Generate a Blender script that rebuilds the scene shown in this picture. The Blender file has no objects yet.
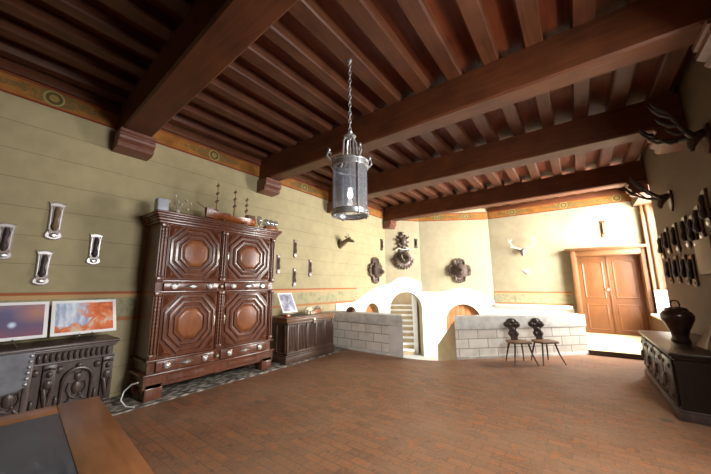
import bpy, bmesh, math, random
from mathutils import Vector, Matrix
random.seed(7)
PI = math.pi
scene = bpy.context.scene
COL = scene.collection

# ------------------------------------------------------------------ helpers
def srgb(r, g, b):
    f = lambda c: (c/255/12.92) if c/255 <= .04045 else ((c/255+.055)/1.055)**2.4
    return (f(r), f(g), f(b), 1.0)

class Nodes:
    def __init__(s, name):
        s.m = bpy.data.materials.new(name); s.m.use_nodes = True
        s.t = s.m.node_tree; s.n = s.t.nodes; s.l = s.t.links
        s.n.clear()
        s.out = s.n.new('ShaderNodeOutputMaterial')
        s.b = s.n.new('ShaderNodeBsdfPrincipled')
        s.l.new(s.b.outputs[0], s.out.inputs[0])
        s._co = None
    def set(s, sock, v):
        if hasattr(v, 'is_output') or isinstance(v, bpy.types.NodeSocket): s.l.new(v, sock)
        else: sock.default_value = v
    def co(s):
        if s._co is None: s._co = s.n.new('ShaderNodeTexCoord').outputs['Object']
        return s._co
    def math(s, op, a, b=None, c=None):
        n = s.n.new('ShaderNodeMath'); n.operation = op
        s.set(n.inputs[0], a)
        if b is not None: s.set(n.inputs[1], b)
        if c is not None: s.set(n.inputs[2], c)
        return n.outputs[0]
    def sep(s, v=None):
        n = s.n.new('ShaderNodeSeparateXYZ'); s.l.new(v or s.co(), n.inputs[0]); return n.outputs
    def comb(s, x, y, z=0.0):
        n = s.n.new('ShaderNodeCombineXYZ')
        for i, v in enumerate((x, y, z)): s.set(n.inputs[i], v)
        return n.outputs[0]
    def scale(s, v, sc):
        n = s.n.new('ShaderNodeVectorMath'); n.operation = 'MULTIPLY'
        s.l.new(v, n.inputs[0]); n.inputs[1].default_value = sc; return n.outputs[0]
    def noise(s, v, scale=5, detail=4, rough=.55, dist=0.0):
        n = s.n.new('ShaderNodeTexNoise'); s.l.new(v, n.inputs['Vector'])
        n.inputs['Scale'].default_value = scale; n.inputs['Detail'].default_value = detail
        n.inputs['Roughness'].default_value = rough; n.inputs['Distortion'].default_value = dist
        return n.outputs[0]
    def voronoi(s, v, scale, feature='F1', out=0):
        n = s.n.new('ShaderNodeTexVoronoi'); s.l.new(v, n.inputs['Vector']); n.feature = feature
        n.inputs['Scale'].default_value = scale; return n.outputs[out]
    def ramp(s, f, stops):
        n = s.n.new('ShaderNodeValToRGB'); s.set(n.inputs[0], f)
        e = n.color_ramp.elements
        while len(e) < len(stops): e.new(.5)
        for i, (p, c) in enumerate(stops): e[i].position = p; e[i].color = c
        return n.outputs[0]
    def mix(s, f, a, b, mode='MIX'):
        n = s.n.new('ShaderNodeMix'); n.data_type = 'RGBA'; n.blend_type = mode
        s.set(n.inputs[0], f); s.set(n.inputs[6], a); s.set(n.inputs[7], b); return n.outputs[2]
    def band(s, v, lo, hi):     # 1 inside lo..hi
        return s.math('MULTIPLY', s.math('GREATER_THAN', v, lo), s.math('LESS_THAN', v, hi))
    def bump(s, h, strength=.3, dist=.01):
        n = s.n.new('ShaderNodeBump'); n.inputs['Strength'].default_value = strength
        n.inputs['Distance'].default_value = dist; s.l.new(h, n.inputs['Height'])
        s.l.new(n.outputs[0], s.b.inputs['Normal'])
    def fin(s, color, rough=.6, metal=0.0, spec=.5):
        s.set(s.b.inputs['Base Color'], color); s.set(s.b.inputs['Roughness'], rough)
        s.b.inputs['Metallic'].default_value = metal
        s.b.inputs['Specular IOR Level'].default_value = spec
        return s.m

def wood(name, dark, light, grain=(1.2, 14, 14), rough=.4, bump=.15, spec=.5, scale=3):
    k = Nodes(name)
    v = k.scale(k.co(), grain)
    g = k.noise(v, scale, 6, .6, .6)
    p = k.noise(k.co(), 2.3, 3)
    c = k.ramp(k.math('MULTIPLY_ADD', p, .5, k.math('MULTIPLY', g, .6)), [(.3, dark), (.75, light)])
    k.bump(g, bump, .004)
    return k.fin(c, rough, 0, spec)

def plain(name, c, rough=.6, metal=0.0, var=.25, scale=8, spec=.5):
    k = Nodes(name)
    g = k.noise(k.co(), scale, 4)
    d = tuple(x*(1-var) for x in c[:3])+(1,); l = tuple(min(1, x*(1+var)) for x in c[:3])+(1,)
    k.bump(g, .1, .004)
    return k.fin(k.ramp(g, [(.3, d), (.7, l)]), rough, metal, spec)

class MB:
    def __init__(s): s.bm = bmesh.new()
    def _add(s, vs, faces):
        v = [s.bm.verts.new(p) for p in vs]
        fs = []
        for f in faces:
            try: fs.append(s.bm.faces.new([v[i] for i in f]))
            except ValueError: pass
        return v, fs
    def box(s, x0, x1, y0, y1, z0, z1, bev=0.0, M=None):
        vs = [Vector((x, y, z)) for z in (z0, z1) for y in (y0, y1) for x in (x0, x1)]
        if M is not None: vs = [M @ p for p in vs]
        v, f = s._add(vs, [(0, 2, 3, 1), (4, 5, 7, 6), (0, 1, 5, 4), (2, 6, 7, 3), (0, 4, 6, 2), (1, 3, 7, 5)])
        if bev:
            es = list({e for q in f for e in q.edges})
            bmesh.ops.bevel(s.bm, geom=es, offset=bev, segments=2, profile=.5, affect='EDGES')
        return s
    def loft(s, loops, cap=True, M=None, close=True):
        n = len(loops[0]); ids = []
        for L in loops:
            ids.append([s.bm.verts.new((M @ Vector(p)) if M is not None else p) for p in L])
        for a, b in zip(ids, ids[1:]):
            for i in range(n if close else n-1):
                j = (i+1) % n
                try: s.bm.faces.new((a[i], a[j], b[j], b[i]))
                except ValueError: pass
        if cap:
            for L in (ids[0], ids[-1]):
                try: s.bm.faces.new(L)
                except ValueError: pass
        return s
    def prism(s, pts, f, d0, d1, bev=0.0):
        """2-D outline pts; f(u, v, d) -> point; extruded d0..d1; bev pulls the d0 face in"""
        if bev:
            cx = sum(p[0] for p in pts)/len(pts); cy = sum(p[1] for p in pts)/len(pts)
            sg = 1 if d1 > d0 else -1
            ins = []
            n = len(pts)
            for i in range(n):
                a = Vector(pts[i-1]); b = Vector(pts[i]); c = Vector(pts[(i+1) % n])
                e1 = (b-a).normalized(); e2 = (c-b).normalized()
                nn = Vector((-(e1.y+e2.y), e1.x+e2.x))
                if nn.length < 1e-6: nn = Vector((-e1.y, e1.x))
                nn.normalize()
                ins.append(b+nn*bev)
            area = sum(pts[i-1][0]*pts[i][1]-pts[i][0]*pts[i-1][1] for i in range(n))
            if area < 0: ins = [2*Vector(p)-q for p, q in zip(pts, ins)]
            return s.loft([[f(p[0], p[1], d0) for p in ins], [f(p[0], p[1], d0+sg*bev) for p in pts], [f(p[0], p[1], d1) for p in pts]])
        return s.loft([[f(p[0], p[1], d0) for p in pts], [f(p[0], p[1], d1) for p in pts]])
    def lathe(s, prof, c=(0, 0, 0), seg=20, M=None, cap=True):
        loops = []
        for r, z in prof:
            loops.append([Vector((c[0]+max(r, 1e-4)*math.cos(2*PI*i/seg), c[1]+max(r, 1e-4)*math.sin(2*PI*i/seg), c[2]+z)) for i in range(seg)])
        return s.loft(loops, cap, M)
    def tube(s, pts, r, seg=8, cap=True):
        pts = [Vector(p) for p in pts]; n = len(pts)
        rr = r if isinstance(r, (list, tuple)) else [r]*n
        loops = []; up = None
        for i, p in enumerate(pts):
            t = (pts[min(i+1, n-1)]-pts[max(i-1, 0)])
            t = t.normalized() if t.length > 1e-9 else Vector((0, 0, 1))
            if up is None: up = t.orthogonal().normalized()
            up = (up-t*up.dot(t))
            up = up.normalized() if up.length > 1e-6 else t.orthogonal().normalized()
            b = t.cross(up)
            loops.append([p+(up*math.cos(2*PI*k/seg)+b*math.sin(2*PI*k/seg))*rr[i] for k in range(seg)])
        return s.loft(loops, cap)
    def ell(s, c, r, M=None, seg=14, ring=9):
        loops = []
        for j in range(ring+1):
            a = -PI/2+PI*j/ring
            q = max(math.cos(a), .02)
            loops.append([Vector((r[0]*q*math.cos(2*PI*i/seg), r[1]*q*math.sin(2*PI*i/seg), r[2]*math.sin(a))) for i in range(seg)])
        T = Matrix.Translation(Vector(c)) @ (M.to_4x4() if M is not None else Matrix())
        return s.loft(loops, True, T)
    def build(s, name, m, parent=None, smooth=40, loc=None, rotz=0.0):
        bmesh.ops.recalc_face_normals(s.bm, faces=s.bm.faces)
        me = bpy.data.meshes.new(name); s.bm.to_mesh(me); s.bm.free()
        if m is not None: me.materials.append(m)
        if smooth:
            for p in me.polygons: p.use_smooth = True
            me.set_sharp_from_angle(angle=math.radians(smooth))
        o = bpy.data.objects.new(name, me); COL.objects.link(o)
        if parent is not None: o.parent = parent
        if loc is not None: o.location = loc
        o.rotation_euler.z = rotz
        return o

def tag(o, label, cat, group=None, kind=None):
    o['label'] = label; o['category'] = cat
    if group: o['group'] = group
    if kind: o['kind'] = kind
    return o
def thing(name, label, cat, loc, rotz=0.0, group=None, kind=None):
    o = bpy.data.objects.new(name, None); COL.objects.link(o)
    o.location = loc; o.rotation_euler.z = rotz; o.empty_display_size = .1
    return tag(o, label, cat, group, kind)
def dup(root, loc, rotz, label, scale=None):
    r = root.copy(); COL.objects.link(r); r.location = loc; r.rotation_euler.z = rotz; r['label'] = label
    if scale: r.scale = scale
    for ch in list(root.children):
        c = ch.copy(); COL.objects.link(c); c.parent = r
        for g in list(ch.children):
            d = g.copy(); COL.objects.link(d); d.parent = c
    return r
def struct(o, label, cat):
    return tag(o, label, cat, None, 'structure')
def arc(cx, cz, rx, rz, a0, a1, n):
    return [(cx+rx*math.cos(math.radians(a0+(a1-a0)*i/n)), cz+rz*math.sin(math.radians(a0+(a1-a0)*i/n))) for i in range(n+1)]
XZ = lambda u, v, d: Vector((u, d, v))

# ------------------------------------------------------------------ materials
M = {}
def make_wall(name, c, lines=True):
    k = Nodes(name); X, Y, Z = k.sep()
    n1 = k.noise(k.co(), .8, 4); n2 = k.noise(k.co(), 6, 5)
    f = k.math('MULTIPLY_ADD', n1, .6, k.math('MULTIPLY', n2, .4))
    d = tuple(x*.84 for x in c[:3])+(1,); l = tuple(min(1, x*1.1) for x in c[:3])+(1,)
    col = k.ramp(f, [(.35, d), (.65, l)])
    if lines:
        w = k.math('MULTIPLY_ADD', k.noise(k.scale(k.co(), (.6, .6, .2)), 2, 2), .03, Z)
        q = k.math('FRACT', k.math('DIVIDE', k.math('ADD', w, -.075+.355*8), .355))
        ln = k.math('LESS_THAN', k.math('ABSOLUTE', k.math('SUBTRACT', q, .015)), .016)
        col = k.mix(k.math('MULTIPLY', ln, .42), col, srgb(92, 78, 50))
    k.bump(n2, .12, .006)
    return k.fin(col, .75, 0, .25)
M['wall'] = make_wall('cream limewash', (.38, .318, .18, 1))
M['wall2'] = make_wall('cream limewash toned down', (.35, .295, .19, 1), False)  # colour lowered to offset the strong bay daylight on these walls
M['white'] = plain('white plaster', (.80, .78, .72, 1), .85, var=.05, scale=5, spec=.2)
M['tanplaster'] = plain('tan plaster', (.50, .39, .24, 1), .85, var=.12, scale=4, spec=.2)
M['ceil'] = wood('ceiling boards', srgb(62, 27, 12), srgb(118, 56, 27), (12, 1.0, 12), .55, .2, .3, 2)
M['joist'] = wood('ceiling joist wood', srgb(56, 29, 16), srgb(104, 60, 37), (14, .8, 14), .5, .25, .35, 2)
M['beam'] = wood('beam wood', srgb(62, 32, 17), srgb(108, 60, 33), (.8, 10, 10), .5, .2, .35, 2)
M['corbel'] = wood('corbel wood', srgb(82, 45, 34), srgb(128, 82, 66), (2, 8, 8), .42, .15, .5, 2)
M['oak'] = wood('polished dark walnut', srgb(62, 32, 22), srgb(122, 73, 51), (6, 6, 1.4), .25, .14, .6, 3)
M['oakw'] = wood('warm walnut panel', srgb(92, 48, 24), srgb(152, 90, 50), (5, 5, 1.2), .30, .14, .6, 3)
M['oakshade'] = wood('shade darkened oak', srgb(14, 9, 7), srgb(40, 28, 22), (8, 8, 2), .36, .25, .5, 3)  # sideboard oak, its shade put into the near-black colour
M['oakd'] = wood('blackened oak', srgb(42, 33, 31), srgb(94, 77, 72), (8, 8, 2), .36, .25, .55, 3)
M['chest'] = wood('grey brown oak', srgb(52, 38, 32), srgb(104, 78, 62), (8, 8, 1.5), .42, .25, .5, 3)
M['chestlid'] = wood('chest lid oak', srgb(82, 56, 38), srgb(134, 94, 62), (2, 10, 10), .38, .15, .5, 3)
M['door'] = wood('orange brown door', srgb(84, 48, 20), srgb(112, 68, 32), (9, 9, 1.2), .4, .1, .5, 2)
M['frame'] = wood('light door frame', srgb(76, 46, 22), srgb(114, 74, 40), (9, 9, 1.2), .5, .1, .4, 2)
M['plank'] = wood('arched door planks', srgb(130, 74, 38), srgb(186, 122, 72), (14, 14, .8), .55, .2, .3, 2)
M['table'] = wood('table wood', srgb(112, 66, 38), srgb(176, 116, 72), (1.2, 9, 9), .3, .1, .5, 2)
M['seat'] = wood('chair seat wood', srgb(92, 66, 46), srgb(142, 108, 78), (4, 9, 9), .4, .1, .5, 3)
M['leg'] = wood('dark chair wood', srgb(44, 30, 25), srgb(86, 64, 54), (8, 8, 2), .42, .15, .5, 3)
M['plaq'] = wood('mauve brown plaque wood', srgb(92, 70, 64), srgb(150, 124, 116), (8, 8, 2), .35, .15, .6, 3)
M['plaqd'] = wood('dark plaque wood', srgb(42, 24, 18), srgb(82, 48, 34), (8, 8, 2), .42, .15, .5, 3)
M['carve'] = wood('dark carved wood', srgb(46, 34, 28), srgb(116, 94, 82), (9, 9, 4), .45, .3, .5, 4)
M['fur'] = plain('brown hide', (.085, .055, .04, 1), .8, var=.45, scale=40)
M['furl'] = plain('light brown hide', (.19, .13, .07, 1), .8, var=.35, scale=40)
M['hoof'] = plain('dark hoof hide', (.05, .035, .035, 1), .55, var=.4, scale=30)
M['bone'] = plain('pale bone', (.66, .62, .54, 1), .5, var=.15, scale=20)
M['antler'] = plain('brown antler', (.20, .15, .11, 1), .45, var=.4, scale=25)
M['antd'] = plain('blackish antler', (.04, .027, .021, 1), .65, var=.4, scale=25)
M['silver'] = plain('dull silver', (.72, .71, .69, 1), .3, .9, .12, 20)
M['brass'] = plain('pale brass', (.70, .63, .45, 1), .32, .9, .15, 20)
M['iron'] = plain('grey wrought iron', (.52, .52, .53, 1), .36, .8, .25, 25)
M['steel'] = plain('bright steel wire', (.7, .7, .72, 1), .25, 1.0, .05)
M['leather'] = plain('slate grey leather', (.16, .16, .18, 1), .42, var=.25, scale=14)
M['cableM'] = plain('white cable plastic', (.75, .75, .72, 1), .5, var=.03)
M['cream'] = plain('cream figurine', (.68, .60, .42, 1), .5, var=.12, scale=20)
M['black'] = plain('black felt', (.015, .015, .017, 1), .6, var=.2)
M['greydev'] = plain('grey plastic', (.38, .39, .44, 1), .45, var=.08)
M['greystone'] = plain('pale grey stone', (.46, .45, .42, 1), .85, var=.18, scale=12, spec=.2)
M['orangewood'] = wood('orange varnished wood', srgb(112, 56, 24), srgb(164, 90, 42), (9, 1.5, 9), .25, .05, .6, 3)
M['bronze'] = plain('dark red bronze', (.05, .024, .017, 1), .28, .35, .3, 10)
M['parch'] = plain('tan parchment', (.17, .105, .05, 1), .6, var=.12, scale=6)
M['pewter'] = plain('pewter grey rim', (.44, .40, .39, 1), .34, .3, .12, 20)
M['jamb'] = wood('brown panelled jamb', srgb(72, 48, 27), srgb(106, 74, 45), (9, 9, 1.2), .5, .1, .4, 2)
M['pier'] = plain('pale dressed stone pier', (.72, .70, .65, 1), .85, var=.1, scale=4, spec=.2)
M['board'] = plain('pale grey board', (.52, .52, .48, 1), .6, var=.05)
M['card'] = plain('white card border', (.86, .86, .86, 1), .6, var=.02)
M['sail'] = plain('furled brown sail', (.14, .07, .05, 1), .8, var=.3, scale=30)
M['dried'] = plain('dried grey flowers', (.52, .47, .36, 1), .8, var=.2, scale=30)
M['redleather'] = plain('dark tan leather', (.26, .16, .09, 1), .5, var=.2)

def floor_mat():
    k = Nodes('worn terracotta brick tiles')
    n = k.n.new('ShaderNodeTexBrick'); k.l.new(k.co(), n.inputs['Vector'])
    n.offset = .5; n.inputs['Scale'].default_value = 1
    n.inputs['Brick Width'].default_value = .20; n.inputs['Row Height'].default_value = .10
    n.inputs['Mortar Size'].default_value = .006; n.inputs['Mortar Smooth'].default_value = .4
    n.inputs['Color1'].default_value = srgb(150, 100, 68); n.inputs['Color2'].default_value = srgb(118, 84, 62)
    n.inputs['Mortar'].default_value = srgb(104, 82, 66)
    a = k.noise(k.co(), 1.1, 5); b = k.noise(k.co(), 7, 6, .65)
    c = k.mix(k.ramp(a, [(.42, (0, 0, 0, 1)), (.66, (.55, .55, .55, 1))]), n.outputs[0], srgb(150, 120, 94))
    c = k.mix(k.math('MULTIPLY', k.math('GREATER_THAN', b, .60), .5), c, srgb(182, 106, 58))
    c = k.mix(k.math('MULTIPLY', k.math('LESS_THAN', b, .38), .55), c, srgb(84, 66, 56))
    vd = k.voronoi(k.co(), 1.15)
    c = k.mix(k.math('MULTIPLY', k.math('LESS_THAN', vd, .075), .8), c, srgb(74, 70, 70))
    g2 = k.noise(k.co(), 26, 4, .6)
    c = k.mix(k.ramp(g2, [(.45, (0, 0, 0, 1)), (.7, (.45, .45, .45, 1))]), c, srgb(158, 122, 94))
    h = k.math('MULTIPLY_ADD', b, .5, k.math('MULTIPLY', n.outputs[1], -.6))
    k.bump(h, .35, .008)
    r = k.ramp(b, [(.3, (.42,)*3+(1,)), (.7, (.62,)*3+(1,))])
    return k.fin(c, r, 0, .4)
M['floor'] = floor_mat()

def stone_mat(name, ox=0.0, oz=0.06):
    k = Nodes(name); X, Y, Z = k.sep()
    n = k.n.new('ShaderNodeTexBrick'); k.l.new(k.comb(k.math('ADD', X, ox), k.math('ADD', Z, -oz), 0.0), n.inputs['Vector'])
    n.inputs['Scale'].default_value = 1; n.inputs['Brick Width'].default_value = .44; n.inputs['Row Height'].default_value = .195
    n.inputs['Mortar Size'].default_value = .008; n.inputs['Mortar Smooth'].default_value = .2
    n.inputs['Color1'].default_value = srgb(236, 231, 220); n.inputs['Color2'].default_value = srgb(214, 208, 196)
    n.inputs['Mortar'].default_value = srgb(146, 137, 122)
    b = k.noise(k.co(), 4, 6, .6)
    c = k.mix(k.ramp(b, [(.45, (0, 0, 0, 1)), (.75, (.6, .6, .6, 1))]), n.outputs[0], srgb(184, 177, 164))
    k.bump(k.math('MULTIPLY_ADD', b, .4, k.math('MULTIPLY', n.outputs[1], -1.0)), .5, .012)
    return k.fin(c, .85, 0, .25)
M['stone'] = stone_mat('grey ashlar blocks')
M['cap'] = plain('weathered stone coping', (.60, .58, .53, 1), .85, var=.22, scale=5, spec=.25)

def frieze_mat(name, axis, centres):
    k = Nodes(name); X, Y, Z = k.sep(); U = (X, Y)[axis]
    n = k.noise(k.co(), 5, 5); col = k.ramp(n, [(.3, srgb(122, 76, 28)), (.7, srgb(164, 108, 48))])
    fol = k.noise(k.scale(k.co(), (1, 1, 1)), 16, 3, .5, 1.2)
    dz = k.math('ABSOLUTE', k.math('SUBTRACT', Z, 4.085))
    for c0 in centres:
        du = k.math('ABSOLUTE', k.math('SUBTRACT', U, c0))
        near = k.math('LESS_THAN', k.math('MULTIPLY_ADD', dz, 6.0, du), .66)
        leaf = k.math('MULTIPLY', near, k.math('GREATER_THAN', fol, .47))
        col = k.mix(k.math('MULTIPLY', leaf, .75), col, srgb(92, 88, 54))
        r = k.math('SQRT', k.math('ADD', k.math('POWER', du, 2.0), k.math('POWER', dz, 2.0)))
        col = k.mix(k.math('LESS_THAN', r, .105), col, srgb(150, 138, 84))
        col = k.mix(k.math('LESS_THAN', r, .085), col, srgb(84, 70, 40))
        col = k.mix(k.math('LESS_THAN', r, .05), col, srgb(142, 116, 62))
    col = k.mix(k.math('LESS_THAN', Z, 3.968), col, srgb(120, 44, 26))
    col = k.mix(k.math('GREATER_THAN', Z, 4.185), col, srgb(122, 62, 34))
    k.bump(n, .1, .004)
    return k.fin(col, .7, 0, .25)
def dado_mat(name, axis):
    k = Nodes(name); X, Y, Z = k.sep(); U = (X, Y)[axis]
    n = k.noise(k.co(), 7, 6, .6, .5); n2 = k.noise(k.co(), 22, 3)
    col = k.ramp(n, [(.3, srgb(128, 124, 94)), (.5, srgb(160, 152, 116)), (.7, srgb(176, 152, 118))])
    col = k.mix(k.math('MULTIPLY', k.math('GREATER_THAN', n2, .56), .45), col, srgb(112, 122, 104))
    col = k.mix(k.math('GREATER_THAN', Z, 1.455), col, srgb(158, 90, 56))
    col = k.mix(k.band(Z, 1.405, 1.455), col, srgb(188, 150, 106))
    col = k.mix(k.math('LESS_THAN', Z, 1.12), col, srgb(168, 112, 72))
    k.bump(n, .08, .004)
    return k.fin(col, .75, 0, .25)

def glass_mat(name, tint=(.96, .98, 1, 1), ior=1.5, extra=.05, haze=0.0):
    k = Nodes(name); k.n.remove(k.b)
    t = k.n.new('ShaderNodeBsdfTransparent'); t.inputs[0].default_value = tint
    g = k.n.new('ShaderNodeBsdfGlossy'); g.inputs[1].default_value = .04
    f = k.n.new('ShaderNodeFresnel'); f.inputs[0].default_value = ior
    if haze:
        d = k.n.new('ShaderNodeBsdfDiffuse'); d.inputs[0].default_value = (.9, .93, 1, 1); y = k.n.new('ShaderNodeMixShader'); y.inputs[0].default_value = haze
        k.l.new(t.outputs[0], y.inputs[1]); k.l.new(d.outputs[0], y.inputs[2]); t = y
    x = k.n.new('ShaderNodeMixShader')
    k.l.new(k.math('MINIMUM', k.math('ADD', f.outputs[0], extra), .5), x.inputs[0]); k.l.new(t.outputs[0], x.inputs[1]); k.l.new(g.outputs[0], x.inputs[2])
    k.l.new(x.outputs[0], k.out.inputs[0])
    return k.m
M['glass'] = glass_mat('clear window glass')
M['lglass'] = glass_mat('lantern glass', (.80, .85, .92, 1), 1.6, .16, .17)
M['globe'] = glass_mat('glass globe', (.85, .86, .86, 1), 1.7, .22, .15)
def emit_mat():
    k = Nodes('frosted bulb'); k.b.inputs['Emission Color'].default_value = (1, .96, .88, 1); k.b.inputs['Emission Strength'].default_value = 1.6
    return k.fin((.9, .9, .88, 1), .4)
M['bulb'] = emit_mat()
def slate_mat():
    k = Nodes('dark slate inlay'); n = k.noise(k.scale(k.co(), (1.5, 5, 1)), 4, 6, .65)
    k.bump(n, .2, .004)
    return k.fin(k.ramp(n, [(.35, srgb(52, 57, 66)), (.6, srgb(82, 87, 96)), (.8, srgb(128, 130, 134))]), k.ramp(n, [(.3, (.3,)*3+(1,)), (.7, (.5,)*3+(1,))]), 0, .5)
M['slate'] = slate_mat()
def pebble_mat():
    k = Nodes('grey pebble border'); v = k.voronoi(k.scale(k.co(), (1, .6, 1)), 16); n = k.noise(k.co(), 9, 4)
    k.bump(k.math('MULTIPLY', v, -1.0), .5, .02)
    return k.fin(k.ramp(k.math('MULTIPLY_ADD', n, .4, v), [(.2, srgb(198, 192, 182)), (.55, srgb(146, 138, 128)), (.85, srgb(84, 76, 68))]), .7, 0, .3)
M['pebble'] = pebble_mat()
def print_mats():
    k = Nodes('twilight landscape print'); X, Y, Z = k.sep(); n = k.noise(k.co(), 5, 5, .6, .8)
    f = k.math('MULTIPLY_ADD', n, .35, k.math('MULTIPLY_ADD', Z, 1.6, -.12))
    col = k.ramp(f, [(.1, srgb(150, 96, 110)), (.3, srgb(112, 98, 128)), (.5, srgb(106, 104, 140)), (.66, srgb(150, 126, 140)), (.85, srgb(140, 122, 150))])
    g = k.math('SQRT', k.math('ADD', k.math('POWER', k.math('SUBTRACT', X, .55), 2.0), k.math('POWER', k.math('MULTIPLY', k.math('SUBTRACT', Z, .28), 1.6), 2.0)))
    col = k.mix(k.ramp(g, [(.03, (.6, .6, .6, 1)), (.22, (0, 0, 0, 1))]), col, srgb(214, 150, 110))
    q = k.math('SQRT', k.math('ADD', k.math('POWER', k.math('SUBTRACT', X, .36), 2.0), k.math('POWER', k.math('SUBTRACT', Z, .16), 2.0)))
    col = k.mix(k.ramp(q, [(.012, (1, 1, 1, 1)), (.04, (0, 0, 0, 1))]), col, srgb(214, 232, 255))
    M['print1'] = k.fin(col, .35)
    k = Nodes('autumn waterfall print'); X, Y, Z = k.sep(); n = k.noise(k.co(), 9, 6, .6, .6); w = k.noise(k.scale(k.co(), (8, 1, 2)), 3, 4)
    water = k.ramp(w, [(.35, srgb(150, 166, 200)), (.65, srgb(226, 234, 246))])
    leaf = k.ramp(n, [(.34, srgb(128, 92, 88)), (.44, srgb(210, 104, 62)), (.56, srgb(228, 132, 84)), (.66, srgb(214, 190, 170))])
    f = k.math('ADD', k.math('MULTIPLY_ADD', X, 1.5, -.42), k.math('MULTIPLY_ADD', n, 1.1, -.55))
    f2 = k.math('MAXIMUM', f, k.math('MULTIPLY_ADD', Z, -3.5, k.math('MULTIPLY_ADD', n, 1.2, -.15)))
    M['print2'] = k.fin(k.mix(k.ramp(f2, [(.0, (0, 0, 0, 1)), (.12, (1, 1, 1, 1))]), water, leaf), .35)
    k = Nodes('pale grey misty print'); n = k.noise(k.co(), 8, 4, .6, .8)
    M['print3'] = k.fin(k.ramp(n, [(.35, srgb(120, 116, 136)), (.5, srgb(170, 170, 190)), (.65, srgb(214, 216, 230))]), .35)
print_mats()

# ------------------------------------------------------------------ the setting
WX, RX, TOP = -5.45, 1.5, 4.55
YB = 11.45
# floor
fl = MB()
outline = [(-5.75, -3.2), (1.8, -3.2), (1.8, 8.67), (.05, 8.67), (-2.2, 6.5), (-2.36, 6.27), (-2.62, 6.12), (-2.9, 6.03), (-3.19, 6.02), (-5.75, 6.02)]
fl.prism(outline, lambda u, v, d: Vector((u, v, d)), -.12, 0)
struct(fl.build('floor', M['floor'], smooth=0), 'worn terracotta brick tile floor of the hall', 'floor')
# grey pebble and stone border along the left wall
b = MB(); b.box(-5.44, -4.70, -3.1, 5.98, .001, .018, .004)
struct(b.build('trim_1', M['pebble']), 'grey pebbled stone border strip on the floor under the wardrobe', 'floor border')
# platform by the door
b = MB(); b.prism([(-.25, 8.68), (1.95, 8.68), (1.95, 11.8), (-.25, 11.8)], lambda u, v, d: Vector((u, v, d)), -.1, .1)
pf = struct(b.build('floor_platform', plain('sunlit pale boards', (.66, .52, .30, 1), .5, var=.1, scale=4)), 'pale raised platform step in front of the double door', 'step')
b = MB(); b.box(.05, 1.5, 8.655, 8.675, .0, .097)
b.build('riser', M['oakd'], pf)
# sunken landing and steps down
b = MB(); b.box(-5.6, -.24, 6.3, 11.6, -1.05, -.92)
struct(b.build('floor_landing', M['greystone']), 'sunken pale stone landing behind the parapets', 'landing')
sd = Vector((-.62, .785, 0)); sl = Vector((.785, .62, 0))
st = thing('stone_steps', 'pale stone steps leading down between the two parapets', 'steps', (-2.75, 6.1, 0), math.atan2(sl.y, sl.x), None, 'structure')
for i in range(5):
    b = MB(); b.box(-.75, .56, .0+i*.25, .26+i*.25, -.95, -.155*(i+1)+.0, .006)
    b.build('step', M['white'], st)

# left wall with a small arched opening in the sunken part
def wall_prism(name, outline, P, ang, d0, d1, m, label, cat='wall', smooth=0, bev=0):
    o = MB().prism(outline, XZ, d0, d1, bev).build(name, m, None, smooth, P, ang)
    return struct(o, label, cat)
AN = PI/2
LW = lambda y: y+3.2           # left wall local x
o1 = [(LW(-3.2), -1.05), (LW(7.76), -1.05)]+[(LW(p[0]), p[1]) for p in arc(8.18, .62, .42, .37, 180, 0, 14)]+[(LW(8.6), -1.05), (LW(9.1), -1.05), (LW(9.1), TOP), (LW(-3.2), TOP)]
b = MB()
b.prism(o1, lambda u, v, d: Vector((WX-d, u-3.2, v)), 0, .3)
struct(b.build('wall_left', M['wall'], None, 0), 'long cream left wall with faint painted board lines', 'wall')
o1p = [(6.36, -1.04), (7.76, -1.04)]+arc(8.18, .62, .42, .37, 180, 0, 14)+[(8.6, -1.04), (9.095, -1.04), (9.095, 1.60)]+[(8.97, 1.585), (8.7, 1.56), (8.4, 1.47), (8.1, 1.41), (7.86, 1.33), (7.6, 1.22), (7.4, 1.12), (7.12, 1.06), (6.36, 1.06)]
b = MB(); b.prism(o1p, lambda u, v, d: Vector((WX+d, u, v)), .022, .001)
struct(b.build('trim_2', M['white'], None, 0), 'white plaster surround with a curved top around the small arch behind the left parapet', 'plaster surround')
b = MB(); b.box(-5.72, -5.66, 7.7, 8.66, -1.0, 1.05)
struct(b.build('door_3', M['plank'], None), 'shadowed boarded door deep in the small arch of the left wall', 'door')

# diagonal wall A (stair arch) and B (plank door)
PA, PBb, PC = Vector((-5.45, 9.1, 0)), Vector((-4.6, 10.2, 0)), Vector((-2.42, YB, 0))
aA = math.atan2(1.1, .85); aB = math.atan2(1.25, 2.18); LA, LB = 1.39, 2.513
archA = [(.13, -1.05), (.13, .72)]+arc(.755, .72, .625, .6, 180, 0, 18)[1:]+[(1.38, -1.05)]
wall_prism('wall_stair', [(-.02, -1.05)]+archA+[(LA, -1.05), (LA, TOP), (-.02, TOP)], PA, aA, 0, .22, M['wall2'], 'narrow diagonal wall above the white stair arch')
topA = [(LA, 1.62), (1.3, 1.70), (1.11, 1.78), (.95, 1.83), (.75, 1.85), (.55, 1.83), (.4, 1.78), (.2, 1.66), (0, 1.56)]
wall_prism('trim_3', [(0, -1.04)]+archA+[(LA, -1.04)]+topA, PA, aA, -.022, -.001, M['white'], 'white plaster surround arching over the stair opening', 'plaster surround')
archB = [(.82, -1.05), (.82, .28)]+arc(1.43, .28, .61, .6, 180, 0, 18)[1:]+[(2.04, -1.05)]
wall_prism('wall_diagonal', [(0, -1.05)]+archB+[(LB, -1.05), (LB, TOP), (0, TOP)], PBb, aB, 0, .3, M['wall2'], 'wide diagonal cream wall above the arched plank door')
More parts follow.
